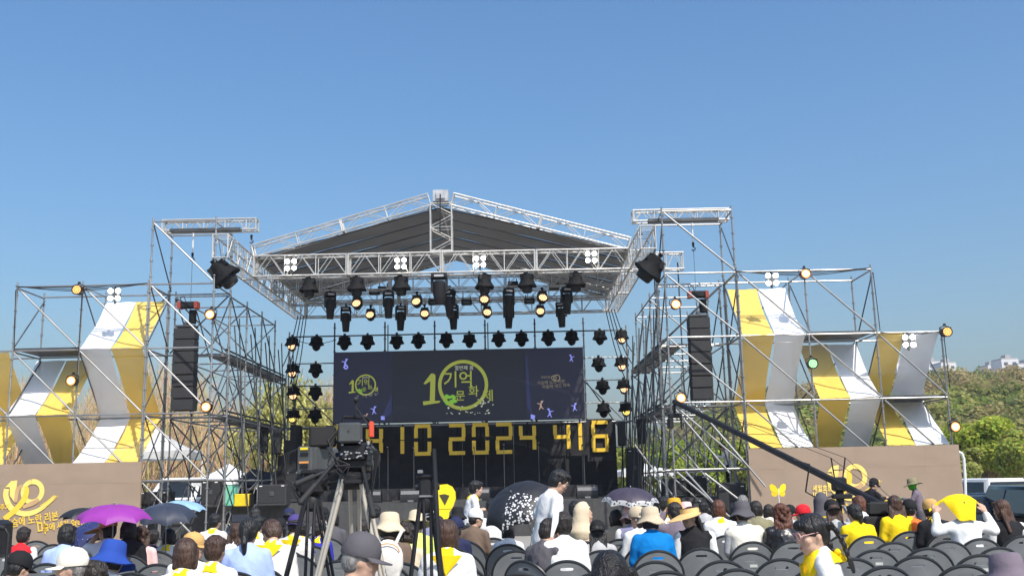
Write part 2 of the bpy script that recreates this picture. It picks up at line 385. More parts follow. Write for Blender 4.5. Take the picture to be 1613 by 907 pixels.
btext(br, '세월호참사', 1299, 769, 9, YELP); btext(br, '10주기', 1291, 779, 9, YELP)
btext(br, '가슴에 노란 리본', 1360, 796, 13, slant=R(8)); btext(br, '마음에 새긴 약속', 1400, 803, 12, slant=R(8))

# ================================================================== FOLDED CLOTH ON THE WINGS
CY = mat('yellow mesh cloth', (0.86, 0.58, 0.12), 0.8, var=0.05, vscale=2, spec=0.1, trans=0.15, bump=.12, bscale=6)
CW = mat('white mesh cloth', (0.82, 0.82, 0.83), 0.8, var=0.04, vscale=2, spec=0.1, trans=0.15, bump=.12, bscale=6)
for m_ in (CY, CW):                                  # open mesh weave: a little of what lies behind shows through
    n_, l_ = m_.node_tree.nodes, m_.node_tree.links; o_ = n_['Material Output']; src_ = o_.inputs[0].links[0].from_socket
    tp_ = n_.new('ShaderNodeBsdfTransparent'); mx_ = n_.new('ShaderNodeMixShader'); mx_.inputs[0].default_value = .10; l_.new(src_, mx_.inputs[1]); l_.new(tp_.outputs[0], mx_.inputs[2]); l_.new(mx_.outputs[0], o_.inputs[0])
def cloth_run(label, xs, pts, order):
    """zigzag cloth of two stripes folded over the scaffold: pts = (y, z) folds"""
    t = thing('cloth_banner', label, 'cloth', (xs[0], pts[0][0], 0))
    for q in range(2):
        m = CY if order[q] == 'y' else CW
        for s in range(len(pts) - 1):
            (ya, za), (yb, zb) = pts[s], pts[s + 1]; nx, nz = 10, 14; vs = []
            g0 = .012 if q else 0
            for k in range(nz + 1):
                for j in range(nx + 1):
                    u, v = j / nx, k / nz
                    x = xs[q] + g0 + (xs[q + 1] - xs[q] - g0) * u
                    pull = .045 * math.sin(PI * v) * (u - .5) * (-1 if s % 2 == 0 else -1.6)
                    sag = .065 * math.sin(PI * v) * (1 if s % 2 == 0 else -.7) + .03 * noise.noise((x * 1.8, v * 2.2 + s, q)) + .012 * noise.noise((x * 6, v * 5 + s, q + 3))
                    vs.append((x + pull - t.location.x, ya + (yb - ya) * v + sag * .6 - t.location.y, za + (zb - za) * v - sag))
            b = MB(); b.add(vs, [(k * (nx + 1) + j, k * (nx + 1) + j + 1, (k + 1) * (nx + 1) + j + 1, (k + 1) * (nx + 1) + j) for k in range(nz) for j in range(nx)])
            b.build('stripe', m, t, smooth=60)
    return t
F_, B_ = YF - .03, YB + .02
cloth_run('white and yellow cloth run nearest the left speaker tower', [-11.32, -10.5, -9.66], [(B_, 6.62), (F_, 5.1), (B_, 3.42), (F_, 2.18)], 'wy')
cloth_run('white and yellow cloth run in the middle of the left wing', [-13.15, -12.35, -11.52], [(B_, 5.02), (F_, 3.42), (B_, 1.75)], 'wy')
cloth_run('yellow cloth run at the far left edge of the left wing', [-14.8, -14.0, -13.15], [(F_, 5.06), (B_, 3.42), (F_, 2.1)], 'wy')
cloth_run('yellow and white cloth run nearest the right speaker tower', [6.0, 6.82, 7.62], [(B_, 6.62), (F_, 5.1), (B_, 3.42), (F_, 2.2)], 'yw')
cloth_run('yellow and white cloth run in the middle of the right wing', [7.88, 8.66, 9.46], [(B_, 5.02), (F_, 3.42), (B_, 1.75)], 'yw')
cloth_run('yellow and grey-white cloth run at the outer end of the right wing', [9.5, 10.22, 11.1], [(F_, 5.1), (B_, 3.42), (F_, 2.2)], 'yw')

# ================================================================== STAGE
SKIRT = mat('dark grey stage skirt', (0.055, 0.055, 0.055), 0.9, var=.15, vscale=3, bump=.3, bscale=9, dark=(.09, .088, .085), dscale=1.1, damt=.6)
DECK = mat('scuffed black stage floor', (0.05, 0.05, 0.05), 0.6, var=.3, vscale=3, dark=(.13, .125, .12), dscale=1.3, damt=.8)
st = thing('stage', 'black stage with dark skirt below the big screen', 'stage', (-2, 29, 0))
for i in range(6):
    for j in range(4):
        b = MB(); b.box((-5 + 2 * i, .9 + 1.75 * j, .93), (1.995, 1.745, .09)); b.build('deck_panel', DECK, st)
for i in range(6):
    b = MB(); n = 40
    A = [(-6 + 2 * i + 2 * k / n, .02 - .012 * abs(math.sin(k * .9 + i)), 0.0) for k in range(n + 1)]
    b.strip([(x + .001, y, .965) for x, y, z in A], [(x + .001, y, 0) for x, y, z in A]); b.build('skirt', SKIRT, st)
b = MB(); b.box((-.1, 5.4, 1.16), (9.8, 1.9, .36)); b.build('riser', DRAPE, st)
for k, s in enumerate((-1, 1)):
    b = MB()
    if s < 0:
        for q in range(5): b.box((-5.55 - .18 * q * 0 + .0, 4.6 - .3 * 0, 1.2), (.01, .01, .01)) if False else b.box((-6.1 + .2 * q, 5.2, .98 + .25 * (q + 1)), (.2, 1.0, .5 * (q + 1)))
        b.build('steps', DRAPE, st)
# side decks where subs stand
for x0, x1, nm in ((-10.2, -8.05, 'left'), (4.05, 6.6, 'right')):
    b = MB(); b.box(((x0 + x1) / 2 + 2, .8, .9), (x1 - x0, 2.2, .12)); b.box(((x0 + x1) / 2 + 2, -.25, .42), (x1 - x0, .04, .84)); b.build('side_deck', SKIRT, st)
# black back wall of panels
bw = thing('backdrop_wall', 'black panelled wall under the screen at the back of the stage', 'wall', (-1.9, 35.45, .97))
for i in range(6):
    b = MB(); b.box((-5.2 + 1.77 * i + .85, .03 + (.012 if i % 2 else 0), 1.28), (1.765, .05, 2.55)); b.build('panel', DRAPE, bw)
# LED screen
LEDM = emat('lit navy screen', (0.0105, 0.0125, 0.021), 0.8); LEDS = emat('lit blue side screen', (0.012, 0.0135, 0.030), 0.85)
for m_ in (LEDM, LEDS):
    n_, l_ = m_.node_tree.nodes, m_.node_tree.links; b_ = n_['Principled BSDF']; b_.inputs['Base Color'].default_value = (.012, .012, .014, 1); b_.inputs['Roughness'].default_value = .55
LIME = emat('lit lime lettering', (0.25, 0.28, 0.045), 0.75); LIMG = emat('lit leaf green', (0.16, 0.36, 0.04), 0.75); PALE = emat('lit pale lettering', (0.34, 0.36, 0.28), 0.8)
VIOL = emat('lit violet figure', (0.20, 0.22, 0.62), 0.9); BEAM = emat('lit blue beam', (0.018, 0.022, 0.065), 0.9); BRONZ = emat('lit bronze mark', (0.20, 0.17, 0.11), 0.7); PEACH = emat('lit peach figure', (.42, .28, .22), .7)
YL = 35.30
led = thing('video_screen', 'wide dark video screen with lime ring and lettering', 'screen', (-1.92, YL, 3.58))
LP = lambda px, py, d=0: at(px, py, YL - d) - led.location
for (a, c, m) in ((-4.36, -2.32, LEDS), (-2.316, 2.296, LEDM), (2.30, 4.34, LEDS)):
    b = MB(); b.box(((a + c) / 2, .05, 1.235), (c - a, .1, 2.47)); b.build('screen_panel', m, led)
b = MB(); b.box((0, .13, 1.235), (8.72, .05, 2.5)); b.build('cabinet', BLACK, led)
def lpoly(name, pts, m, d=.004, th=.003):
    b = MB(); Q = [LP(*p) for p in pts]
    b.prism([(q.x, q.z) for q in Q][::-1], -d, -d - th); return b.build(name, m, led, smooth=0)
def lring(cx, cy, r0, r1, m):
    n = 48; b = MB(); c = LP(cx, cy); s = YL / FPX
    A = [(c.x + r0 * s * math.cos(2 * PI * i / n), -.006, c.z + r0 * s * math.sin(2 * PI * i / n)) for i in range(n + 1)]
    B = [(c.x + r1 * s * math.cos(2 * PI * i / n), -.006, c.z + r1 * s * math.sin(2 * PI * i / n)) for i in range(n + 1)]
    b.strip(A, B); return b.build('ring', m, led, smooth=0)
def ltext(s, px, py, h, m, slant=0, sq=1.0, bold=0.0):
    c = LP(px, py); M = Matrix.Translation((c.x, -.008, c.z)) @ Matrix.Rotation(-slant, 4, 'Y') @ Matrix.Diagonal((sq, 1, 1, 1))
    text_mesh(s, h * YL / FPX * 1.15, 'lettering', m, led, M, extrude=.001, bold=bold)
rng = random.Random(5)
def petals(cx, cy, w_, h_, n, sz, m):
    b = MB()
    for _ in range(n):
        c = LP(cx + rng.uniform(-w_, w_), cy + rng.uniform(-h_, h_)); r_ = sz * rng.uniform(.5, 1.2) * YL / FPX; a0 = rng.uniform(0, 6)
        b.prism([(c.x + r_ * (1.5 if k % 2 else .8) * math.cos(a0 + k * PI / 3), c.z + r_ * math.sin(a0 + k * PI / 3)) for k in range(6)], -.006, -.009)
    b.build('petal_print', m, led, smooth=0)
def logo(cx, cy, k, small):
    Z = lambda x, y: (cx + (x - 730) * k, cy + (y - 606) * k)
    lring(*Z(729.5, 606), 39.5 * k, 34.2 * k, LIME)
    lpoly('figure_one', [Z(*p) for p in ((667, 604), (679, 588), (683, 588), (686, 591), (685, 631), (694, 631), (692, 634), (667, 638), (666, 632), (677, 631), (678, 600), (670, 605))], LIME)
    ltext('기억', *Z(722, 599), 24 * k, LIME, sq=.95, bold=.006 * k)
    ltext('문', *Z(725, 624), 15 * k, LIME, bold=.003 * k); ltext('화', *Z(746, 617), 16 * k, LIME, bold=.003 * k); ltext('제', *Z(769, 624), 17 * k, LIME, bold=.003 * k)
    ltext('열번째 봄', *Z(731, 579.5), 7.0 * k, PALE, sq=.95)
    petals(*Z(709, 629), 8 * k, 7 * k, 14, 3 * k, LIMG); petals(*Z(735, 645), 35 * k, 7 * k, 22, 1.4 * k, PALE); petals(*Z(765, 628), 12 * k, 10 * k, 12, 1.2 * k, PALE)
logo(730, 606, 1.0, False); logo(576, 606, .42, True)
# small figures floating on the side screens
def figure(px, py, m, k=1.0, ring_=False, flip=1):
    b = MB(); s = YL / FPX * k
    c = LP(px, py); L = lambda x0, y0, x1, y1, r_: b.tube((c.x + x0 * s * flip, -.007, c.z + y0 * s), (c.x + x1 * s * flip, -.007, c.z + y1 * s), r_ * s, r_ * s * .5, 5)
    L(0, -3, 0, 3, 2); L(0, 2, -6, 3, 1); L(0, 2, 4, 7, 1); L(0, -2, 4, -6, 1.1); L(0, -2, -3, -7, 1.1); b.ell((c.x + 1.5 * s * flip, -.006, c.z + 5.5 * s), (1.8 * s, .004, 1.8 * s), 8, 6)
    b.build('drifting_figure', m, led)
figure(544, 572, VIOL); lring(545, 578, 3.6, 1.4, VIOL); figure(589, 646, VIOL, .9); figure(577, 656, PEACH, .7); figure(900, 564, VIOL, .8, flip=-1); figure(905, 641, VIOL, .9); figure(866, 650, VIOL, 1.0, flip=-1); figure(852, 638, PEACH, 1.0)
lpoly('light_beam', [(602, 655), (617, 620), (617, 650), (606, 658)], BEAM); lpoly('light_beam', [(828, 560), (830, 560), (838, 653), (830, 640)], BEAM)
lpoly('beam_lamp', [(600, 655), (606, 655), (606, 661), (600, 661)], VIOL); lpoly('beam_lamp', [(836, 652), (843, 654), (842, 661), (836, 659)], VIOL)
ltext('가슴에 노란 리본', 868, 602, 5.5, BRONZ, slant=R(3)); ltext('마음에 새긴 약속', 876, 608, 5.5, BRONZ, slant=R(3)); ltext('세월호참사', 861, 594, 3.5, BRONZ)
lring(877, 595, 5.5, 4.0, BRONZ); lring(872.5, 595, 4.2, 3.0, BRONZ)
# yellow bar numerals on the pipe
BAR = mat('yellow painted bar', (0.86, 0.55, 0.045), 0.55, var=.08, dark=(.55, .33, .03), dscale=4, damt=.3)
SEG = {'2': 'abged', '0': 'abcdef', '1': 'BC', '4': 'fgbc', '6': 'afgedc'}
digs = [('2', 501, 'partly hidden behind the black camera, leftmost'), ('0', 538, 'behind the camera viewfinder'), ('1', 566, 'behind the camera body'), ('4', 590, 'just right of the tripod camera'), ('1', 634, 'standing alone before the zero'), ('0', 666, 'after the lone one'),
        ('2', 720, 'starting the year 2024'), ('0', 757, 'second in the year 2024'), ('2', 794, 'third in the year 2024'), ('4', 831, 'ending the year 2024'), ('4', 885, 'opening the sunlit 416'), ('1', 914, 'in the middle of 416'), ('6', 945, 'sunlit, at the right end')]
for ch, px, where in digs:
    c = at(px, hor(px) - 67.5, 34.5)
    t = thing('bar_numeral', 'yellow bar numeral %s %s' % ({'0': 'zero', '1': 'one', '2': 'two', '4': 'four', '6': 'six'}[ch], where), 'numeral', c, group='yellow bar numerals on the stage')
    wd, hh, th = .275, .23, .125
    S = {'a': ((0, 2 * hh), (wd * 2 - .02, th)), 'g': ((0, 0), (wd * 2 - .02, th)), 'd': ((0, -2 * hh), (wd * 2 - .02, th)), 'b': ((wd - .05, hh), (th, 2 * hh - .13)), 'c': ((wd - .05, -hh), (th, 2 * hh - .13)), 'f': ((-wd + .05, hh), (th, 2 * hh - .13)), 'e': ((-wd + .05, -hh), (th, 2 * hh - .13)), 'B': ((0, hh), (th, 2 * hh - .03)), 'C': ((0, -hh), (th, 2 * hh - .03))}
    for q in SEG[ch]:
        (x, z), (a, d) = S[q]; b = MB(); b.box((x, -.03, z), (a, .06, d)); b.box((x, .02, z), (a + .03, .04, d + .03)); b.m[6:] = [1] * 6; b.build('bar', [BAR, BLACK], t)
        b = MB(); b.tube((0, .1, -.4), (0, .1, .52), .02); b.build('bracket', BLACK, t)
    if ch == '6': b = MB(); b.box((0, .07, -.12), (.86, .03, 1.4)); b.build('backing', DRAPE, t)
t = thing('pipe_rail', 'long steel pipe rail that carries the yellow numerals', 'rail', (-2, 34.66, 3.42))
for k in range(4): pipe('pipe', (-6.3 + 3.1 * k, 0, 0), (-3.21 + 3.1 * k, 0, 0), .03, STEEL, t)
for x in (-6.2, -2.6, 1.0, 4.3, 5.9): pipe('upright', (x, .06, -2.45), (x, .06, .1), .025, STEELD, t)
# ================================================================== TRUSSES AND ROOF
def truss(name, A, B, wdt, hgt, parent, pitch=.43, rch=.026, rl=.013, updir=(0, 0, 1), ladder=(), m=ALU):
    """box truss from A to B (centre line); chords in the part, lacing as its sub-part"""
    A, B = Vector(A), Vector(B); d = (B - A); L = d.length; d.normalize()
    s = d.cross(Vector(updir)).normalized(); u = s.cross(d).normalized()
    C = lambda t, i, j: A + d * t + s * (wdt / 2 * i) + u * (hgt / 2 * j)
    b = MB()
    for i in (-1, 1):
        for j in (-1, 1): b.tube(C(0, i, j), C(L, i, j), rch, n=6)
    for t0 in (rch, L - rch):
        for (a, c) in (((-1, -1), (1, -1)), ((1, -1), (1, 1)), ((1, 1), (-1, 1)), ((-1, 1), (-1, -1))): b.tube(C(t0, *a), C(t0, *c), rch * .9, n=6)
    o = b.build(name, m, parent)
    lb = MB(); n = max(2, round(L / pitch)); p = L / n
    for k in range(n):
        for fi, (a, c) in enumerate((((-1, -1), (-1, 1)), ((1, -1), (1, 1)), ((-1, 1), (1, 1)), ((-1, -1), (1, -1)))):
            x, y = (a, c) if k % 2 == 0 else (c, a)
            if fi in ladder: lb.tube(C(k * p, *a), C(k * p, *c), rl, n=5); lb.tube(C(k * p + p / 2, *a), C(k * p + p / 2, *c), rl, n=5)
            else:
                lb.tube(C(k * p + .02, *x), C((k + 1) * p - .02, *y), rl, n=5)
                if k % 2 == 0: lb.tube(C(k * p, *a), C(k * p, *c), rl * 1.2, n=5)
    lb.build('lacing', m, o)
    return o
ZB, ZT = 7.47, 8.08; ZC = (ZB + ZT) / 2; XA, XB_ = -7.71, 3.63
rf = thing('stage_roof', 'pitched aluminium truss roof with grey underside over the stage', 'roof', (-2.04, 29, 0))
L_ = lambda x, y, z: (x + 2.04, y - 29, z)
for k in range(4): truss('truss', L_(-7.5 + 2.735 * k + .01, 29, ZC), L_(-7.5 + 2.735 * (k + 1) - .01, 29, ZC), .4, .6, rf)
for x in (XA, XB_):
    for (a, c) in ((26.2, 29.2), (29.22, 32.7), (32.72, 36.5)): truss('truss', L_(x, a, ZC), L_(x, c, ZC), .4, .62, rf, pitch=.5, ladder=(2, 3))
for k in range(3): truss('truss', L_(-7.5 + 3.65 * k, 36.3, ZC - .03), L_(-7.5 + 3.65 * (k + 1) - .02, 36.3, ZC - .03), .4, .55, rf)
for y, h_, z_ in ((31.5, .36, ZB + .22), (34.0, .36, ZB + .22)):
    for k in range(3): truss('truss', L_(-7.5 + 3.65 * k, y, z_), L_(-7.5 + 3.65 * (k + 1) - .02, y, z_), .3, h_, rf, pitch=.36, rch=.02, rl=.01, m=mat('dull aluminium', (.45, .45, .45), .45, .55, var=.2))
# gable
AP, EV = 9.68, 8.22
for x in (-7.55, 3.45):
    for k in range(2):
        a, c = k / 2, (k + 1) / 2; sx = 1 if x < -2 else -1
        xa, xb = x + (-2.04 - sx * .32 - x) * a, x + (-2.04 - sx * .32 - x) * c
        truss('gable_truss', L_(xa, 29.0, EV + (AP - EV) * a), L_(xb, 29.0, EV + (AP - EV) * c), .34, .36, rf, pitch=.62, rch=.024)
        truss('gable_truss', L_(xa, 36.3, EV - .1 + (AP - EV) * a), L_(xb, 36.3, EV - .1 + (AP - EV) * c), .3, .3, rf, pitch=.8)
truss('king_post', L_(-2.04, 29.0, ZT + .02), L_(-2.04, 29.0, AP - .1), .34, .62, rf, pitch=.36, updir=(1, 0, 0))
b = MB(); b.box((0, 0, AP + .1), (.46, .42, .34)); b.box((0, -.23, AP + .1), (.26, .06, .2)); b.build('ridge_block', mat('dull aluminium', (.45, .45, .45)), rf)
MEM = mat('grey roof membrane', (0.20, 0.20, 0.198), 0.6, var=.2, vscale=.9, spec=.3, trans=.05, bump=.3, bscale=2.5, dark=(.2, .2, .2), dscale=.5, damt=.6)
nst = 6
for sx in (-1, 1):
    xe = 5.5
    for k in range(nst):
        y0, y1 = .1 + 7.3 * k / nst + .02, .1 + 7.3 * (k + 1) / nst - .02; nx, ny = 14, 5; vs = []
        for j in range(ny + 1):
            for i in range(nx + 1):
                u, v = i / nx, j / ny
                sag = .012 * math.sin(PI * v) + .03 * noise.noise((u * 5, k + v, sx))
                vs.append((sx * (xe * (1 - u) + .02), y0 + (y1 - y0) * v, 8.08 + (9.50 - 8.08) * u - sag))
        b = MB(); b.add(vs, [(j * (nx + 1) + i, j * (nx + 1) + i + 1, (j + 1) * (nx + 1) + i + 1, (j + 1) * (nx + 1) + i) for j in range(ny) for i in range(nx)]); b.build('membrane_panel', MEM, rf, smooth=60)
    for k in range(nst + 1):
        y = .1 + 7.3 * k / nst; pipe('rafter', (sx * xe, y, 8.06), (sx * .02, y, 9.49), .017, BLACK, rf)
    pipe('purlin', (sx * xe, .1, 8.05), (sx * xe, 7.4, 8.05), .03, ALU, rf)
pipe('ridge_pole', (0, .1, 9.5), (0, 7.4, 9.5), .035, ALU, rf)
pipe('hanging_cable', (0, -.35, AP + .1), (-.02, -.3, ZT + .55), .02, CABLE, rf)
# cantilever beams on the towers with hooks, chains and hoists
def chain(parent, x, y, z0, z1, n=None):
    b = MB(); z = z0
    while z > z1: b.ell((x, y, z), (.010, .010, .022), 5, 4); z -= .05
    b.build('chain', STEELD, parent)
def hook(parent, x, y, z):
    b = MB(); b.tube((x, y, z + .16), (x, y, z + .05), .035, .03); b.sweep([(x + .05 * math.cos(a), y, z - .02 + .05 * math.sin(a)) for a in [R(110 - 30 * i) for i in range(10)]], .014, 6); b.build('hook', BLACK, parent)
for xa, xb, xh, lab in ((-9.55, -6.95, -7.12, 'left'), (3.35, 5.98, 3.55, 'right')):
    t = thing('cantilever_truss', 'short silver truss lying across the top of the %s tower' % lab, 'truss', ((xa + xb) / 2, 27.1, 8.40))
    for yy in (0.0,):
        truss('truss', (xa - (xa + xb) / 2, yy, .16), (xb - (xa + xb) / 2, yy, .16), .3, .3, t, pitch=.3, rch=.025)
    c = (xa + xb) / 2; hook(t, xh - c, 0, -.28); chain(t, xh - c, 0, -.3, -.75)
    xm = -8.72 if lab == 'left' else 4.98
    hook(t, xm - c, 0, -.75); pipe('strop', (xm - c, 0, 0), (xm - c, 0, -.6), .02, WHITEP, t); chain(t, xm - c, 0, -.8, -2.35)
    b = MB(); b.box((0, -.42, -.07), (1.9, .22, .08)); b.build('walk_board', STEELD, t)
t = thing('cantilever_truss', 'far silver truss on a post behind the right tower', 'truss', (4.95, 33.0, 8.35)); truss('truss', (-1.0, 0, .2), (.75, 0, .2), .3, .55, t, pitch=.3)
pipe('post', (.6, .2, -8.35), (.6, .2, .2), .025, STEELD, t); pipe('post', (-.2, .2, -8.35), (-.2, .2, .2), .025, STEELD, t)
# ================================================================== LINE ARRAYS
GRILLE = mat('black speaker grille', (0.02, 0.02, 0.022), 0.55, var=.2, vscale=30, bump=.6, bscale=160)
for x, lab in ((-8.8, 'left'), (5.0, 'right')):
    t = thing('line_array', 'tall black line array of stacked speaker boxes hung in the %s tower' % lab, 'speaker', (x, 27.1, 3.5), group='hanging line arrays')
    for k in range(7):
        b = MB(); z = 2.22 - .315 * (k + .5); b.bbox((0, .02 * max(0, k - 3), z), (.56, .42, .305), .015); b.build('speaker_box', GRILLE, t)
    b = MB(); b.box((0, 0, 2.27), (.5, .4, .05)); b.box((0, 0, 2.33), (.08, .3, .1)); b.build('fly_frame', STEELD, t)
    t = thing('chain_hoist', 'black and red chain hoist above the %s speaker array' % lab, 'hoist', (x + .03, 27.1, 5.86), group='chain hoists above the arrays')
    b = MB(); b.tube((.12, 0, 0), (.12, 0, .36), .1, n=12); b.build('chain_bag', BLACKF, t)
    b = MB(); b.bbox((0, 0, .5), (.5, .22, .18), .03); b.build('motor', BLACK, t)
    [MB().box((q * .23, -.02, .49), (.09, .26, .18)).build('end_cap', mat('red enamel', (.30, .05, .03), .5), t) for q in (-1, 1)]
    b = MB(); b.sweep([(-.2, 0, .58), (-.24, 0, .72), (-.14, 0, .75), (-.08, 0, .6)], .012, 6); b.build('lifting_eye', BLACK, t)
# ================================================================== STAGE LIGHTS
AMB = emat('amber lamp glow', (1.0, 0.55, 0.24), 5.0); AMBR = emat('orange lamp halo', (1.0, 0.30, 0.06), 1.6); AMBD = emat('dim amber lamp', (1.0, 0.42, 0.12), 1.6); LENS = emat('warm led lens', (1.0, 0.55, 0.27), 2.5); LENSD = emat('dim yellow led lens', (1.0, 0.75, 0.18), 1.6)  # AMBR: emissive colour imitating the orange halo around the round lamps
GRNL = emat('green led lens', (.35, 1.0, .35), 1.5); BLIND = emat('white blinder lamp', (1.0, 0.98, 0.92), 16.0); GLASS = mat('dark lens glass', (.02, .02, .025), .1)
def clamp(parent, z=.0):
    b = MB(); b.box((0, 0, z + .03), (.05, .06, .1)); b.tube((-.04, 0, z + .1), (.04, 0, z + .1), .035, n=8); b.build('clamp', BLACK, parent)
PROT = {}
def proto(kind):
    if kind in PROT: return PROT[kind]
    t = obj('stage_light', None); KIDS_ = []
    if kind == 'hood':
        clamp(t); b = MB(); b.box((0, 0, -.06), (.34, .3, .14)); b.build('base', BLACK, t)
        rg = random.Random(3); b = MB(); b.lathe([(.17, 0.02), (.19, -.12), (.20, -.2), (.285, -.34), (.275, -.37), (.15, -.33)], 14, wob=lambda a, j: .02 * math.sin(a * 3 + j)); b.build('rain_cover', BLACKF, t)
        b = MB(); b.lathe([(.15, -.3), (.16, -.36), (.145, -.5), (.12, -.53), (.10, -.515)], 16); b.build('head', BLACK, t)
        b = MB(); b.lathe([(.098, -.517), (.02, -.522)], 16); b.build('lens', GLASS, t)
    elif kind == 'profile':
        clamp(t); b = MB(); b.bbox((0, 0, -.06), (.34, .28, .13), .02); b.build('base', BLACK, t)
        b = MB(); b.box((0, -.145, -.07), (.2, .01, .05)); b.build('display', mat('grey label', (.4, .4, .42), .4), t)
        b = MB(); b.box((-.155, 0, -.26), (.05, .14, .34)); b.box((.155, 0, -.26), (.05, .14, .34)); b.box((0, 0, -.105), (.36, .12, .04)); b.build('yoke', BLACK, t)
        b = MB(); M = Matrix.Translation((0, -.02, -.36)) @ Matrix.Rotation(R(8), 4, 'X'); b.lathe([(.06, .19), (.12, .17), (.135, .05), (.14, -.1), (.125, -.22), (.11, -.38), (.10, -.4)], 14, M); b.build('head', BLACK, t)
        b = MB(); b.lathe([(.098, -.401), (.02, -.405)], 14, M); b.build('lens', GLASS, t)
    elif kind in ('wash', 'washdim'):
        clamp(t); b = MB(); b.bbox((0, 0, -.05), (.26, .24, .11), .02); b.build('base', BLACK, t)
        b = MB()
        for s in (-1, 1): b.box((s * .145, 0, -.19), (.03, .1, .22))
        b.build('yoke', BLACK, t)
        M = Matrix.Translation((0, -.03, -.26)) @ Matrix.Rotation(R(62), 4, 'X')
        b = MB(); b.lathe([(.07, -.12), (.12, -.1), (.145, .0), (.15, .1), (.14, .115), (.13, .1)], 18, M); b.build('head', BLACK, t)
        b = MB(); pts = [(0, 0)] + [(.055 * math.cos(a), .055 * math.sin(a)) for a in [k * PI / 3 for k in range(6)]] + [(.105 * math.cos(a), .105 * math.sin(a)) for a in [k * PI / 6 for k in range(12)]]
        for x, y in pts: b.tube((x, y, .09), (x, y, .108), .021, n=8, M=M)
        b.build('led_lens', LENS if kind == 'wash' else LENSD, t)
    elif kind in ('covered', 'coveredlit', 'covereddim'):
        clamp(t); b = MB(); n = 8
        def ring(rx, ry, z): return [Vector((rx * math.cos(R(22.5 + 45 * i)), ry * math.sin(R(22.5 + 45 * i)), z + .015 * math.sin(i * 2.3))) for i in range(n)]
        b.loft([ring(.21, .17, .0), ring(.22, .18, -.03), ring(.21, .18, -.12), ring(.29, .22, -.26), ring(.27, .21, -.275)] + ([ring(.15, .15, -.31), ring(.14, .14, -.38), ring(.08, .08, -.46), ring(.02, .02, -.47)] if kind == 'covered' else [ring(.16, .15, -.25)])); b.build('rain_cover', BLACKF, t)
        if kind != 'covered':
            M = Matrix.Translation((0, -.04, -.33)) @ Matrix.Rotation(R(68), 4, 'X')
            b = MB(); b.lathe([(.06, -.12), (.12, -.1), (.14, .0), (.145, .08), (.135, .09), (.125, .08)], 16, M); b.build('head', BLACK, t)
            b = MB()
            for x, y in [(0, 0)] + [(.05 * math.cos(k * PI / 3), .05 * math.sin(k * PI / 3)) for k in range(6)] + [(.1 * math.cos(k * PI / 6), .1 * math.sin(k * PI / 6)) for k in range(12)]: b.tube((x, y, .07), (x, y, .088), .021, n=8, M=M)
            b.build('led_lens', LENS if kind == 'coveredlit' else LENSD, t)
    elif kind in ('par', 'pardim', 'pargreen'):
        M = Matrix.Rotation(R(90), 4, 'X')
        b = MB(); b.lathe([(.06, -.16), (.115, -.13), (.125, .05), (.135, .08), (.135, .1), (.118, .1), (.115, .085)], 20, M); b.build('housing', BLACK, t)
        b = MB()
        if kind == 'par': b.lathe([(.085, .095), (.06, .1), (.01, .104)], 20, M)
        else:
            for x, y in [(0, 0)] + [(.045 * math.cos(k * PI / 3), .045 * math.sin(k * PI / 3)) for k in range(6)] + [(.088 * math.cos(k * PI / 6), .088 * math.sin(k * PI / 6)) for k in range(12)]: b.tube((x, y, .08), (x, y, .098), .02, n=8, M=M)
        if kind == 'par': b2 = MB(); b2.lathe([(.116, .086), (.085, .094)], 20, M, caps=False); b2.build('lamp_halo', AMBR, t)  # glowing ring added to imitate the halo around the lamp
        b.build('lamp', {'par': AMB, 'pardim': AMBD, 'pargreen': GRNL}[kind], t)
        b = MB(); b.sweep([(-.15, 0, 0), (-.15, .02, .12), (0, .04, .18), (.15, .02, .12), (.15, 0, 0)], .012, 6); b.box((0, .05, .2), (.05, .06, .06)); b.build('bracket', BLACK, t)
    elif kind == 'blinder':
        b = MB(); b.box((0, .03, 0), (.30, .05, .30)); b.box((0, .08, .0), (.05, .05, .46)); b.build('housing', STEELD, t)
        for i in (-1, 1):
            for j in (-1, 1):
                M = Matrix.Translation((i * .1, 0, j * .1)) @ Matrix.Rotation(R(90), 4, 'X')
                b = MB(); b.lathe([(.064, 0), (.066, .02), (.04, .03), (.01, .035)], 14, M); b.build('lamp', BLIND, t)
    KIDS[t.name] = list(t.children); PROT[kind] = [t, False]
    return PROT[kind]
def light(kind, px, py, Y, label, dz=0.0, rz=0.0, rx=0.0, z=None, group='stage lights on the roof and pipes', rot=None):
    pr = proto(kind); p = at(px, py, Y); p.z += dz
    if z is not None: p.z = z
    rot = rot or (rx, 0, rz)
    if not pr[1]: o = pr[0]; pr[1] = True; o.location = p; o.rotation_euler = rot
    else: o = copy_tree(pr[0], None, p, rot); o.name = 'stage_light'
    tag(o, label, 'light', group); return o
rr = random.Random(9)
for i, x in enumerate((487, 562, 632, 763, 830, 907)): light('hood', x, 440, 29.0, 'hooded black light under the front truss, %s from the left' % ORD[i if i < 3 else i + 1], z=ZB - .08, rz=rr.uniform(-.3, .3))
light('profile', 692, 440, 28.9, 'large black barrel light under the middle of the front truss', z=ZB - .02).scale = (1.35, 1.35, 1.2)
for i, x in enumerate((520, 612, 708, 801, 892)): light('profile', x, 460, 31.5, 'long black barrel light on the middle truss, %s from the left' % ORD[i], z=ZB - .02, rz=rr.uniform(-.5, .5), rx=rr.uniform(-.1, .1)).scale = (1, 1, 1.12)
for i, x in enumerate((563, 657, 763, 854)): light('wash', x, 466, 31.5, 'lit amber wash light on the middle truss, %s from the left' % ORD[i], z=ZB - .18 + .02 * i, rz=rr.uniform(-.2, .2))
for i, x in enumerate((545, 631, 714, 801, 884)): light('profile', x, 480, 34.0, 'long black barrel light on the rear truss, %s from the left' % ORD[i], z=ZB - .05, rz=rr.uniform(-.5, .5)).scale = (1, 1, 1.12)
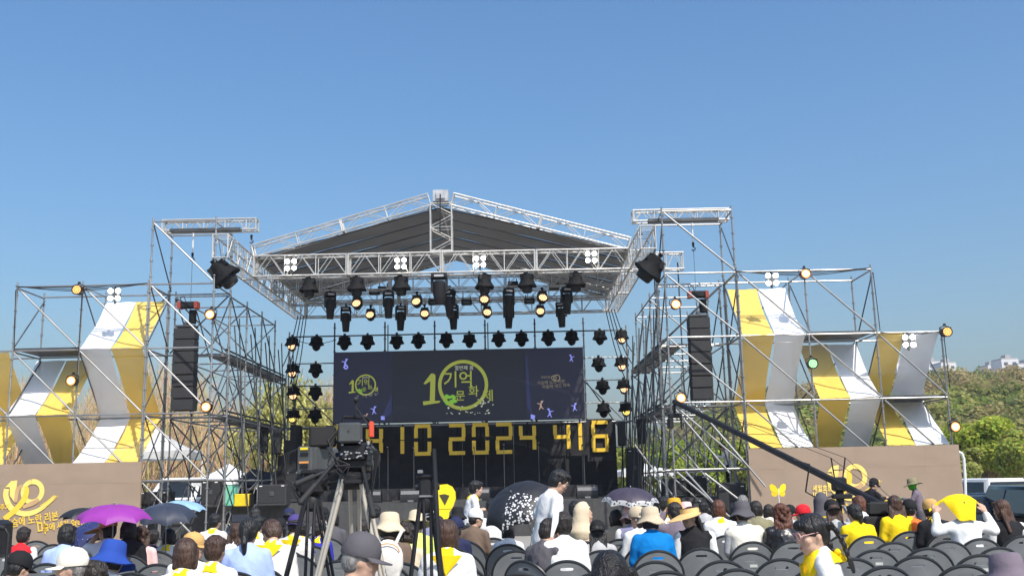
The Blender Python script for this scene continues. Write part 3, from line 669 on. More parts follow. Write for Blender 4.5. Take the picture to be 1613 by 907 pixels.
for i, x in enumerate((584, 669, 767, 851)): light('wash', x, 483, 34.0, 'lit amber wash light on the rear truss, %s from the left' % ORD[i], z=ZB - .14, rz=rr.uniform(-.2, .2))
for i, (x, y) in enumerate(((590, 460), (683, 476), (735, 476), (834, 474), (808, 448), (604, 456), (873, 452))):
    c = at(x, y, 32.2); t = thing('dimmer_box', 'small dark box on the lighting truss, %s of those between the barrels' % ORD[i], 'box', (c.x, c.y, c.z), group='control boxes on the truss'); b = MB(); b.bbox((0, 0, 0), (.34, .22, .18), .02); b.build('case', BLACK, t); b = MB(); b.box((0, -.115, -.03), (.2, .01, .05)); b.tube((-.12, 0, .09), (-.12, 0, .2), .015); b.tube((.12, 0, .09), (.12, 0, .2), .015); b.build('bracket', STEELD, t)
for i, x in enumerate((499, 543, 579, 625, 659, 703, 739, 785, 821, 863, 900, 944)): light('covered', x, hor(x) - 243, 35.9, 'black covered light on the rear pipe above the screen, %s from the left' % ORD[i], z=6.66, rz=rr.uniform(-.3, .3), rx=rr.uniform(-.12, .12))
light('coveredlit', 461, 517, 35.9, 'lit covered light at the left end of the rear pipe', z=6.66); light('coveredlit', 978, 507, 35.9, 'lit covered light at the right end of the rear pipe', z=6.66)
for k, z in enumerate((5.75, 4.95, 4.15)):
    w3 = ('top', 'middle', 'bottom')[k]
    light('coveredlit' if k < 2 else 'covereddim', (461, 463, 463)[k], 600, 35.9, 'lit covered light, %s of the column left of the screen' % w3, z=z - .05)
    light('covered', 497, 600, 35.9, 'unlit covered light, %s of the column left of the screen' % w3, z=z - .05, rz=.2)
    light('coveredlit' if k < 2 else 'covereddim', (980, 982, 984)[k], 600, 35.9, 'lit covered light, %s of the column right of the screen' % w3, z=z - .05)
    light('covered', (944, 949, 949)[k], 600, 35.9, 'unlit covered light, %s of the column right of the screen' % w3, z=z - .05, rz=-.3)
o = light('hood', 340, 418, 26.5, 'big tilted black light under the left truss end', rot=(R(10), R(-40), 0)); o.scale = (1.5, 1.5, 1.3)
o = light('hood', 1036, 408, 26.5, 'big tilted black light under the right truss end', rot=(R(10), R(40), 0)); o.scale = (1.5, 1.5, 1.3)
for i, (x, y) in enumerate(((458, 417), (631, 415), (756, 412), (931, 405))): light('blinder', x, y, 28.72, 'four lamp white blinder on the front truss, %s from the left' % ORD[i])
light('blinder', 180, 464, 26.2, 'four lamp white blinder above the left cloth'); light('blinder', 1216, 440, 26.2, 'four lamp white blinder above the right cloth'); light('blinder', 1432, 537, 26.2, 'four lamp white blinder on the outer right wing')
for kind, x, y, lab in (('pardim', 123, 457, 'round amber lamp on top of the left wing'), ('par', 114, 600, 'round lit lamp low on the left wing'), ('par', 332, 496, 'round lit lamp high on the left tower'), ('par', 326, 641, 'round lit lamp low on the left tower'), ('par', 1064, 480, 'round lit lamp high on the right tower'), ('par', 1072, 627, 'round lit lamp low on the right tower beside the crane head'), ('par', 1268, 432, 'round lit lamp on top of the right wing'), ('pargreen', 1279, 573, 'round green glowing lamp on the right wing'), ('pardim', 1490, 523, 'round dim amber lamp at the outer right wing corner'), ('par', 1503, 672, 'round lit lamp low on the outer right wing')):
    light(kind, x, y, 26.12, lab, group='round lamps on the scaffold')
# ================================================================== CABLES
t = thing('power_cable', 'black cables looped along the top of the left scaffold wing', 'cable', (-11, 26.2, 6.8))
def sag(p0, p1, s, n=10, seed=0):
    p0, p1 = Vector(p0), Vector(p1); return [p0.lerp(p1, i / n) - Vector((0, 0, s * math.sin(PI * i / n) + .02 * noise.noise((i * .9, seed, 1)))) for i in range(n + 1)]
def cable(parent, p0, p1, s, r_=.012, seed=0):
    o = Vector(parent.location); b = MB(); b.sweep([q - o for q in sag(p0, p1, s, seed=seed)], r_, 5); b.build('cable', CABLE, parent)
for k in range(3): cable(t, (-13.05, 26.24 - .03 * k, 6.8), (-9.6, 26.24, 6.82), .06 + .05 * k, seed=k)
cable(t, (-13.05, 26.2, 6.7), (-13.0, 26.25, 5.1), .0); cable(t, (-11.3, 26.22, 6.6), (-11.3, 26.2, 4.3), .0, seed=4)
t = thing('power_cable', 'black cables looped along the top of the right scaffold wing', 'cable', (8, 26.2, 6.8))
for k in range(3): cable(t, (5.9, 26.24 - .03 * k, 6.8), (9.45, 26.24, 6.82), .05 + .05 * k, seed=k + 7)
cable(t, (9.5, 26.2, 6.7), (9.55, 26.2, 5.15), -.1); cable(t, (9.55, 26.2, 5.1), (11.15, 26.2, 5.1), .06, seed=5); cable(t, (11.2, 26.22, 5.1), (11.22, 26.22, 3.6), 0, seed=6)
t = thing('power_cable', 'drooping black cables at the left rear roof corner', 'cable', (-8, 35, 7))
for k in range(4): cable(t, (-7.6 + .1 * k, 35.5, 7.4), (-8.2 + .15 * k, 35.8, 5.6 - .3 * k), .25, .018, seed=k)
cable(t, (-8.0, 35.8, 6.7), (-6.4, 35.9, 6.55), .18)
t = thing('power_cable', 'drooping black cables at the right rear roof corner', 'cable', (4, 35, 7))
for k in range(4): cable(t, (3.6 - .1 * k, 35.5, 7.4), (4.3 - .12 * k, 35.8, 5.8 - .3 * k), .25, .018, seed=k)
# ================================================================== SPEAKERS AND MONITORS
def wedge(px, Y, lab):
    p = at(px, 780, Y)
    t = thing('wedge_monitor', lab, 'speaker', (p.x, Y, .98), group='wedge monitors on the stage edge')
    b = MB(); b.prism([(-.02, 0), (.02, 0)], 0, 0) if False else None
    pr = [(-.22, 0), (.22, 0), (.22, .1), (.02, .36), (-.14, .36), (-.22, .2)]
    M = Matrix.Rotation(R(90), 4, 'Z')
    b = MB(); b.prism([(x, z) for x, z in pr], -.3, .3, M); b.build('cabinet', BLACK, t)
    b = MB(); b.box((0, .18, .29), (.52, .02, .16), Matrix.Identity(4)); b.build('handle', RUBBER, t)
    b = MB(); v_ = [(-.28, -.205, .215), (.28, -.205, .215), (.28, -.13, .352), (-.28, -.13, .352)]; b.add([(x, y - .012, z) for x, y, z in v_], [(0, 1, 2, 3)]); b.build('grille', mat('grey monitor grille', (.13, .13, .135), .5, bump=.4, bscale=90), t)  # grille in a paler grey than on the speaker cabinets
    b = MB(); b.box((0, -.24, .03), (.16, .02, .05)); b.build('socket_plate', STEEL, t)
for px, lab in ((585, 'wedge monitor on the stage edge behind the tripod camera'), (648, 'wedge monitor on the stage edge left of the yellow ribbon sign'), (755, 'wedge monitor on the stage edge behind the standing boy'), (925, 'wedge monitor on the stage edge right of the standing man')): wedge(px, 29.7, lab)
def cab(px, Y, z, wd, hh, lab, tilt=0):
    p = at(px, 780, Y); t = thing('speaker_cabinet', lab, 'speaker', (p.x, Y, z), (0, 0, R(tilt)))
    b = MB(); b.bbox((0, 0, hh / 2), (wd, .6, hh), .025); b.build('cabinet', mat('textured black paint', (.035, .036, .038), .6, bump=.4, bscale=60), t)
    b = MB(); b.box((0, -.302, hh * .55), (wd - .06, .02, hh * .8)); b.build('grille', GRILLE, t)
    b = MB(); b.box((0, -.315, hh * .58), (.12, .02, .12)); b.build('handle', STEELD, t)
    b = MB()
    for s in (-1, 1): b.box((s * (wd / 2 - .09), -.315, hh * .93), (.08, .012, .025))
    b.build('badge', WHITEP, t)
cab(432, 28.6, .97, .78, .58, 'black bass cabinet on the left side deck beside the yellow box'); cab(1062, 29.2, .98, .62, .5, 'black bass cabinet at the right stage corner'); cab(1098, 29.4, .97, .5, .58, 'black bass cabinet right of the corner one beside the rail'); cab(1152, 27.0, 0.0, .72, 1.35, 'big black speaker box below the man in white shirt', -8); cab(1000, 33.5, .98, .45, 1.5, 'tall black side fill stack at the right end of the stage wall'); cab(463, 33.0, .98, .5, 1.0, 'black cabinet stack left of the stage steps'); cab(336, 28.2, .97, .5, .72, 'large black cabinet standing behind the left tower'); cab(248, 28.6, .97, .8, .45, 'black equipment case behind the left banner edge')
def column(px, py0, py1, Y, lab, tilt=0):
    a, c = at(px, py0, Y), at(px, py1, Y); h_ = a.z - c.z
    t = thing('column_speaker', lab, 'speaker', (c.x, Y, .98), (0, R(tilt), 0), group='column speakers on poles')
    b = MB(); b.bbox((0, 0, c.z - .98 + h_ / 2), (.26, .24, h_), .03); b.build('cabinet', GRILLE, t)
    b = MB(); b.tube((0, 0, .02), (0, 0, c.z - .98), .025); b.box((0, 0, .02), (.4, .4, .03)); b.build('pole', BLACK, t)
column(415, 672, 712, 33.0, 'slim black column speaker on a pole, outer left of stage'); column(433, 675, 716, 32.4, 'slim black column speaker on a pole, inner left of stage', 2); column(980, 664, 702, 34.0, 'slim black column speaker left of the right stage posts'); column(1011, 660, 699, 32.6, 'slim black column speaker right of the stage numerals')
def mic(px, Y, h_, lab):
    p = at(px, 780, Y); t = thing('microphone_stand', lab, 'microphone stand', (p.x, Y, .98), group='microphone stands on stage')
    b = MB(); b.lathe([(.14, 0), (.14, .015), (.02, .03)], 14); b.build('base', BLACK, t); b = MB(); b.tube((0, 0, .02), (0, 0, h_), .011); b.build('pole', STEELD, t)
    b = MB(); b.tube((0, 0, h_), (0, -.12, h_ + .05), .013); b.ell((0, -.14, h_ + .06), (.026, .03, .026), 8, 6); b.build('microphone', STEELD, t)
for i, (px, y, h_) in enumerate(((611, 31.5, 1.55), (652, 31.0, 1.5), (748, 31.5, 1.5), (795, 31.2, 1.55), (850, 31.8, 1.6), (919, 31.4, 1.5))): mic(px, y, h_, 'thin microphone stand on the stage, %s from the left' % ORD[i])

t = thing('stair_rail', 'bright steel stair rails slanting down beside the right tower', 'rail', (5.0, 26.1, 0))
for k, (a, c, y) in enumerate((((1104, 648), (1206, 766), 26.15), ((1060, 640), (1150, 745), 27.2), ((1030, 655), (1120, 760), 28.4), ((1080, 742), (1132, 800), 25.9), ((1000, 700), (1075, 800), 28.6), ((1110, 745), (1206, 818), 25.7))):
    pipe('rail', at(*a, y) - t.location, at(*c, y - .3) - t.location, .026, STEEL, t)
# ================================================================== VEGETATION
def leaf_material(name, trans=.5):
    m = bpy.data.materials.new(name); m.use_nodes = True; n, l = m.node_tree.nodes, m.node_tree.links
    b = n['Principled BSDF']; b.inputs['Roughness'].default_value = .7; b.inputs['Specular IOR Level'].default_value = .2
    a = n.new('ShaderNodeAttribute'); a.attribute_name = 'tint'; l.new(a.outputs[0], b.inputs[0])
    tr = n.new('ShaderNodeBsdfTranslucent'); l.new(a.outputs[0], tr.inputs[0]); ms = n.new('ShaderNodeMixShader'); ms.inputs[0].default_value = trans
    l.new(b.outputs[0], ms.inputs[1]); l.new(tr.outputs[0], ms.inputs[2]); l.new(ms.outputs[0], n['Material Output'].inputs[0]); return m
LEAF = leaf_material('spring leaves')
def quads(name, C, U, V, tint, m, parent=None, loc=None):
    """many small quads from centres and two half-axes, tinted per quad"""
    n = len(C); P = np.empty((n, 4, 3)); P[:, 0] = C - U - V; P[:, 1] = C + U - V * .6; P[:, 2] = C + U * .7 + V; P[:, 3] = C - U * .8 + V * .9
    me = bpy.data.meshes.new(name); me.vertices.add(n * 4); me.vertices.foreach_set('co', P.reshape(-1)); me.loops.add(n * 4); me.loops.foreach_set('vertex_index', np.arange(n * 4)); me.polygons.add(n)
    me.polygons.foreach_set('loop_start', np.arange(0, n * 4, 4)); me.materials.append(m)
    at_ = me.color_attributes.new('tint', 'FLOAT_COLOR', 'POINT'); T = np.ones((n, 4, 4)); T[:, :, :3] = np.clip(tint, 0, 1)[:, None, :]; at_.data.foreach_set('color', T.reshape(-1))
    me.update(); me.validate(); return obj(name, me, parent, loc)
def rnd_axes(rg, n, size):
    U = rg.normal(size=(n, 3)); U /= np.linalg.norm(U, axis=1)[:, None]; W = rg.normal(size=(n, 3)); V = np.cross(U, W); V /= np.linalg.norm(V, axis=1)[:, None]
    s = (size * rg.uniform(.55, 1.25, n))[:, None]; return U * s, V * s * .6
def crown_points(rg, n, blobs):
    """points scattered mostly near the outside of several overlapping blobs"""
    k = rg.choice(len(blobs), n, p=np.array([b[3] ** 2 for b in blobs]) / sum(b[3] ** 2 for b in blobs)); B = np.array([b[:3] for b in blobs])[k]; r = np.array([b[3] for b in blobs])[k]
    d = rg.normal(size=(n, 3)); d /= np.linalg.norm(d, axis=1)[:, None]; d[:, 2] *= .8
    return B + d * (r * rg.uniform(.25, 1.0, n) ** .6)[:, None]
BARK = mat('bark', (0.13, 0.10, 0.075), 0.9, var=.3, vscale=6, bump=.6, bscale=20)
def tree(label, px, Y, top_py, wid, col, seed, n=5200, size=.16, cat='tree', bare=.0, group='trees behind the stage and car park', shape=1.0):
    rg = np.random.default_rng(seed); p = at(px, top_py, Y); H_ = p.z - gz(p.x, Y); W_ = wid * Y / FPX / 2
    t = thing('tree', label, cat, (p.x, Y, gz(p.x, Y)), group=group)
    b = MB(); r_ = .022 * H_
    pts = [(0, 0, 0)] + [(.12 * rg.normal() * k, .12 * rg.normal() * k, H_ * .22 * k) for k in (1, 2, 3)]; b.sweep(pts, [r_ * 1.3, r_, r_ * .7, r_ * .3], 7); limbs = MB(); blobs = []
    nl = 9
    for i in range(nl):
        a = i * 2.4 + rg.uniform(0, .6); h0 = H_ * rg.uniform(.22, .55); u = rg.uniform(.45, .95)
        e = Vector((W_ * .75 * u * math.cos(a), W_ * .75 * u * math.sin(a), min(H_ * .9, h0 + H_ * rg.uniform(.15, .42))))
        b.sweep([(0, 0, h0), e * .5 + Vector((0, 0, h0 * .5)), e], [r_ * .5, r_ * .3, r_ * .1], 5); blobs.append((e.x, e.y, e.z, W_ * rg.uniform(.34, .52)))
    blobs += [(0, 0, H_ * .80, W_ * .5), (W_ * .2, 0, H_ * .6, W_ * .6), (-W_ * .3, 0, H_ * .55, W_ * .55)]
    blobs = [(x, y, min(z, H_ - r * .75), r) for x, y, z, r in blobs]
    b.build('trunk', BARK, t)
    C = crown_points(rg, n, blobs); U, V = rnd_axes(rg, n, size); rd = C - np.array((0, 0, H_ * .5)); rd /= np.linalg.norm(rd, axis=1)[:, None]; rd += .55 * rg.normal(size=rd.shape); U = np.cross(rd, U); U *= (size * rg.uniform(.6, 1.2, n) / np.linalg.norm(U, axis=1))[:, None]; V = np.cross(rd, U); V *= (size * .65 / np.linalg.norm(V, axis=1))[:, None]
    ti = np.array(col)[None] * rg.uniform(.7, 1.3, (n, 1)) * (1 + .08 * rg.normal(size=(n, 3)))
    quads('crown', C, U, V, ti, LEAF, t)
    return t
GREEN, OLIVE, BROWNG, PINKB = (.40, .46, .07), (.34, .36, .10), (.38, .30, .13), (.46, .30, .25)
for i, (px, Y, ty, wd, col, lab) in enumerate((
    (1545, 62, 655, 120, GREEN, 'bright green spring tree directly behind the white van'), (1475, 70, 672, 90, GREEN, 'green tree just right of the cloth banners'), (1605, 58, 672, 100, (.36, .40, .08), 'green tree at the right edge above the dark cars'),
    (1575, 75, 690, 110, BROWNG, 'brownish budding tree behind the parked cars'), (1515, 54, 705, 60, OLIVE, 'small olive tree behind the end of the right banner'),
    (1555, 130, 650, 75, PINKB, 'pinkish brown bare tree low on the hillside'),
    (1062, 66, 690, 80, (.34, .42, .07), 'green tree behind the right stage scaffold near the speakers'), (1112, 60, 700, 75, (.32, .40, .07), 'green tree left of the man in the white shirt'), (1160, 64, 690, 70, (.33, .39, .08), 'green tree behind the man in the white shirt'),
    (1012, 72, 700, 70, OLIVE, 'olive tree right of the stage numerals'), (962, 80, 700, 60, (.38, .42, .10), 'pale green tree behind the sunlit numeral six'), (1255, 66, 705, 80, OLIVE, 'olive tree seen through the right cloth gaps'), (1400, 66, 700, 90, (.26, .29, .08), 'dark tree seen between the outer cloths'))):
    tree(lab, px, Y, ty, wd, col, 10 + i, n=11000 if wd > 80 else 7000, size=.105 if Y < 100 else .26)
# willow with hanging strands
def willow(label, px, Y, top_py, wid, seed):
    rg = np.random.default_rng(seed); p = at(px, top_py, Y); H_ = p.z; W_ = wid * Y / FPX / 2; t = thing('willow_tree', label, 'tree', (p.x, Y, 0)); b = MB(); C, ax = [], []
    b.sweep([(0, 0, 0), (.1, 0, H_ * .25), (-.05, 0, H_ * .45)], [.28, .22, .16], 8)
    for i in range(46):
        a = rg.uniform(0, 2 * PI); u = rg.uniform(.15, 1) ** .7; e = Vector((W_ * u * math.cos(a), W_ * .8 * u * math.sin(a), H_ * (rg.uniform(.72, .99) - .22 * u * u)))
        m_ = Vector((e.x * .45, e.y * .45, H_ * .62)); b.sweep([(0, 0, H_ * .4), m_, e], [.07, .04, .015], 4)
        for q in range(9):
            o = e.lerp(m_, rg.uniform(0, .6)) + Vector((rg.normal() * .3, rg.normal() * .3, 0)); Ls = rg.uniform(.8, 3.2)
            n_ = int(Ls * 13)
            for k in range(n_): C.append((o.x + rg.normal() * .06, o.y + rg.normal() * .06, o.z - Ls * k / n_)); 
    b.build('trunk', BARK, t); C = np.array(C); n = len(C); U, V = rnd_axes(rg, n, .10); V[:, 2] -= .06
    ti = np.array((.60, .58, .22))[None] * rg.uniform(.6, 1.3, (n, 1)); quads('crown', C, U, V, ti, LEAF, t); return t
willow('pale green willow tree left of the screen', 452, 56, 566, 150, 3); willow('smaller pale green willow low behind the left stage steps', 500, 60, 612, 90, 5)
# brown leafless thicket behind the left scaffold
rg = np.random.default_rng(77); segs = []
for i in range(1300):
    px = rg.uniform(-160, 560); Y = rg.uniform(58, 74); ty = 578 + 18 * math.sin(px * .02) + rg.uniform(-6, 70) + (30 if px > 330 else 0); x0 = at(px, 750, Y).x; h_ = at(px, ty, Y).z
    ln = rg.normal() * .35; d0 = np.array((x0, Y, 0.)); d1 = np.array((x0 + ln, Y + rg.normal() * .3, h_)); segs.append((d0, d1, .045))
    for k in range(rg.integers(20, 34)):
        u = rg.uniform(.08, .95); o = d0 + (d1 - d0) * u; L_2 = rg.uniform(.5, 1.6) * (1.1 - u * .6); a = rg.uniform(0, 2 * PI); e = o + np.array((math.cos(a) * L_2 * .42, math.sin(a) * L_2 * .42, L_2)); segs.append((o, e, .022))
n = len(segs); A = np.array([s[0] for s in segs]); B = np.array([s[1] for s in segs]); r_ = np.array([s[2] for s in segs]); P = np.empty((n, 4, 3)); ang = rg.uniform(0, PI, n)
for k in range(3): P[:, k] = A + np.stack((np.cos(ang + k * 2.094) * r_, np.sin(ang + k * 2.094) * r_, np.zeros(n)), 1)
P[:, 3] = B
me = bpy.data.meshes.new('thicket'); idx = np.arange(n)[:, None] * 4; F_3 = np.concatenate([idx + np.array([0, 1, 3]), idx + np.array([1, 2, 3]), idx + np.array([2, 0, 3])], 1).reshape(-1)
me.vertices.add(n * 4); me.vertices.foreach_set('co', P.reshape(-1)); me.loops.add(n * 9); me.loops.foreach_set('vertex_index', F_3); me.polygons.add(n * 3); me.polygons.foreach_set('loop_start', np.arange(0, n * 9, 3))
ti = np.array((.40, .27, .165))[None] * rg.uniform(.6, 1.4, (n, 1)); ti[rg.random(n) < .18] *= np.array((.75, 1.15, .6)); T = np.ones((n, 4, 4)); T[:, :, :3] = ti[:, None]
ca = me.color_attributes.new('tint', 'FLOAT_COLOR', 'POINT'); ca.data.foreach_set('color', np.clip(T, 0, 1).reshape(-1)); me.materials.append(leaf_material('dry twigs', .0)); me.update(); me.validate()
tag(obj('thicket', me), 'dense brown leafless thicket behind the left scaffold', kind='stuff')
# ------------------------------------------------------------------ wooded hill
RID = [(860, 690), (920, 668), (1000, 655), (1060, 640), (1110, 622), (1160, 606), (1250, 594), (1400, 583), (1480, 581), (1613, 578), (1800, 584), (2100, 600), (2600, 650)]
def ridge(px):
    for (a, ya), (b_, yb) in zip(RID, RID[1:]):
        if a <= px <= b_: return ya + (yb - ya) * (px - a) / (b_ - a)
    return RID[0][1] if px < RID[0][0] else RID[-1][1]
YR = 230.0
def hz(x, y):
    px = 806.5 + x / YR * FPX; rz = max(0.0, at(px, ridge(px), YR).z - 7.2); u = (y - 95) / (YR - 95)
    if u <= 0: return -.7
    e = math.sin(PI / 2 * min(1, u)) if u < 1 else max(.6, 1 - (u - 1) * .5)
    return rz * e * (1 + .10 * noise.noise((x * .03, y * .03, 0))) * sst((x - 8) / 30) - .7
hb = MB(); gx = [8 + 5.0 * i for i in range(66)]; gy = [95 + 9 * j for j in range(26)]
hb.add([(x, y, hz(x, y)) for y in gy for x in gx], [(j * 66 + i, j * 66 + i + 1, (j + 1) * 66 + i + 1, (j + 1) * 66 + i) for j in range(25) for i in range(65)])
tag(hb.build('hill', mat('hillside leaf litter', (.10, .085, .045), .95, var=.3, vscale=.2)), 'low wooded hill behind the right wing', kind='structure')
rg = np.random.default_rng(12); CC, UU, VV, TT = [], [], [], []
pal = [(.30, .25, .11), (.26, .22, .10), (.23, .23, .07), (.19, .24, .05), (.34, .26, .13), (.13, .16, .055), (.31, .29, .09)]
for i in range(2100):
    y = rg.uniform(100, 238); x = rg.uniform(.06, .62) * y
    if x > 165: continue
    z = hz(x, y)
    if z < -.4: continue
    r = rg.uniform(1.4, 2.8); n = 230
    low = (z < 9); col = np.array(pal[rg.choice([3, 2, 6, 5, 3, 0] if low else [0, 1, 4, 0, 5, 2, 1, 4])]) * rg.uniform(.7, 1.25)
    c = crown_points(rg, n, [(x, y, z + r * 1.25, r), (x + rg.normal() * r * .5, y, z + r * 1.7, r * .65), (x + rg.normal() * r * .7, y - .5, z + r * 1.0, r * .7)]); u, v = rnd_axes(rg, n, .26); rd = c - np.array((x, y, z + r * .6)); rd /= np.linalg.norm(rd, axis=1)[:, None]; rd += .35 * rg.normal(size=rd.shape); u = np.cross(rd, u); u *= .26 / np.linalg.norm(u, axis=1)[:, None]; v = np.cross(rd, u); v *= .2 / np.linalg.norm(v, axis=1)[:, None]
    CC.append(c); UU.append(u); VV.append(v); TT.append(1.3 * col[None] * rg.uniform(.8, 1.2, (n, 1)))
tag(quads('forest', np.concatenate(CC), np.concatenate(UU), np.concatenate(VV), np.concatenate(TT), LEAF), 'olive and brown spring woodland covering the hill', kind='stuff')
# low scrub between the car park and the hill
rg = np.random.default_rng(31); n = 26000; x = rg.uniform(5, 62, n); y = rg.uniform(76, 100, n); z = np.abs(rg.normal(size=n)) * .9 + rg.uniform(0, .8, n) + 1.2 * np.sin(x * .7) ** 2; u, v = rnd_axes(rg, n, .30)
tag(quads('scrub', np.stack((x, y, z - .5), 1), u, v, np.array((.22, .25, .06))[None] * rg.uniform(.5, 1.4, (n, 1)), LEAF), 'low green scrub along the foot of the hill', kind='stuff')
# ------------------------------------------------------------------ buildings on the ridge
BW = mat('pale building render', (.62, .61, .59), .8, var=.06); WIN = mat('far window glass', (.07, .08, .10), .25); RFM = mat('flat roof grey', (.35, .34, .33), .8)
def block(label, px0, px1, top, Y, floors):
    a, c = at(px0, top, Y), at(px1, top, Y); W_ = c.x - a.x; t = thing('apartment_block', label, 'building', ((a.x + c.x) / 2, Y, 0)); H_ = a.z
    b = MB(); b.box((0, 6, H_ / 2), (W_, 12, H_)); b.build('wall', BW, t); b = MB(); b.box((0, 6, H_ + .35), (W_ * .96, 11.5, .7)); b.box((W_ * .1, 6, H_ + 1.6), (W_ * .3, 5, 2.2)); b.build('roof', RFM, t)
    for f in range(floors):
        for k in range(max(2, int(W_ / 4))):
            n_ = max(2, int(W_ / 4)); b = MB(); b.box((-W_ / 2 + W_ * (k + .5) / n_, -.03, H_ - 2.2 - 3 * f), (W_ / n_ * .45, .12, 1.5)); b.build('window', WIN, t)
block('pale apartment block on the ridge behind the outer right wing', 1482, 1506, 572, 520, 4); block('low pale apartment block just left of the ridge pair', 1462, 1481, 570, 540, 4); block('white apartment block on the ridge near the right edge', 1577, 1604, 566, 520, 3); block('low grey building between the ridge blocks', 1556, 1573, 576, 540, 2); block('grey flat building at the right edge of the ridge', 1603, 1640, 574, 500, 3); block('white building behind the gap in the outer cloth', 1412, 1428, 572, 430, 6)
# ------------------------------------------------------------------ tents, boxes and vehicles behind
TENT = mat('white tent vinyl', (.72, .72, .70), .5, var=.05, trans=.25, dark=(.5, .48, .45), dscale=1.2, damt=.3)
def pagoda(label, px, Y, sz, eave, peak, group='white tents'):
    p = at(px, 760, Y); t = thing('pagoda_tent', label, 'tent', (p.x, Y, 0), (0, 0, .15), group=group); h_ = sz / 2
    for k in range(4):
        M = Matrix.Rotation(k * PI / 2, 4, 'Z'); b = MB(); A = []; n = 8
        rows = []
        for j in range(7):
            u = j / 6; ww = h_ * (1 - u); zz = eave + (peak - eave) * u ** 1.5; rows.append([(-ww + 2 * ww * i / n, -ww, zz - .05 * math.sin(PI * i / n) * (1 - u)) for i in range(n + 1)])
        for j in range(6): b.strip(rows[j], rows[j + 1])
        b2 = MB(); b2.strip([(x, y, eave - .32 + .05 * abs(math.sin(i * 1.3))) for i, (x, y, z) in enumerate(rows[0])], rows[0])
        me = b.mesh('roof_panel', TENT); me.transform(M); obj('roof_panel', me, t); me = b2.mesh('valance', TENT); me.transform(M); obj('valance', me, t)
        pipe('post', M @ Vector((-h_, -h_, 0)), M @ Vector((-h_, -h_, eave)), .03, WHITEP, t)
pagoda('white pagoda tent roof behind the yellow cloth and bare thicket', 243, 35, 2.7, 2.75, 3.55); pagoda('white tent beyond the stage near the right scaffold', 1012, 52, 2.6, 1.9, 2.3); pagoda('white tent beside the mint cabinet behind the left tower', 360, 44, 2.6, 1.85, 2.5)
t = thing('canopy_tent', 'black canopy tent behind the left stage wing', 'tent', (at(405, 760, 38).x, 38, 0))
for s in (-1, 1):
    b = MB(); b.strip([(-1.3, 0, 1.3), (-.2, 0, 2.15 + .0), (1.0, 0, 1.9)], [(-1.3, s * 1.2, 1.2), (-.2, s * 1.2, 1.6), (1.0, s * 1.2, 1.35)]); b.build('roof_panel', DRAPE, t)
b = MB(); b.box((0, 1.1, .7), (2.2, .03, 1.4)); b.build('back_wall', DRAPE, t)
for x in (-1.2, .95):
    for y in (-1.1, 1.1): pipe('post', (x, y, 0), (x, y, 1.3), .025, BLACK, t)
t = thing('mint_cabinet', 'mint green cabinet behind the left scaffold', 'cabinet', (at(361, 780, 29.6).x, 29.6, .97)); MINT = mat('mint plastic', (.22, .62, .45), .5, var=.05)
b = MB(); b.bbox((0, 0, .3), (.42, .4, .6), .02); b.build('body', MINT, t); b = MB(); b.lathe([(.3, .6), (.28, .64), (.12, .74), (.02, .78)], 4, Matrix.Rotation(PI / 4, 4, 'Z')); b.build('lid', WHITEP, t)
t = thing('storage_box', 'yellow storage box beside the left bass cabinet', 'box', (at(383, 790, 28.9).x, 28.9, .97)); b = MB(); b.bbox((0, 0, .17), (.42, .36, .34), .02); b.build('body', mat('yellow plastic', (.8, .58, .02), .45), t); b = MB(); b.box((.235, 0, .17), (.05, .34, .33)); b.build('side_strap', BLACK, t)
GL = mat('tinted car glass', (.015, .018, .022), .08, var=.05); TAIL = mat('red tail lamp', (.35, .01, .01), .2); CHR = mat('bright trim', (.6, .6, .6), .25, .8)
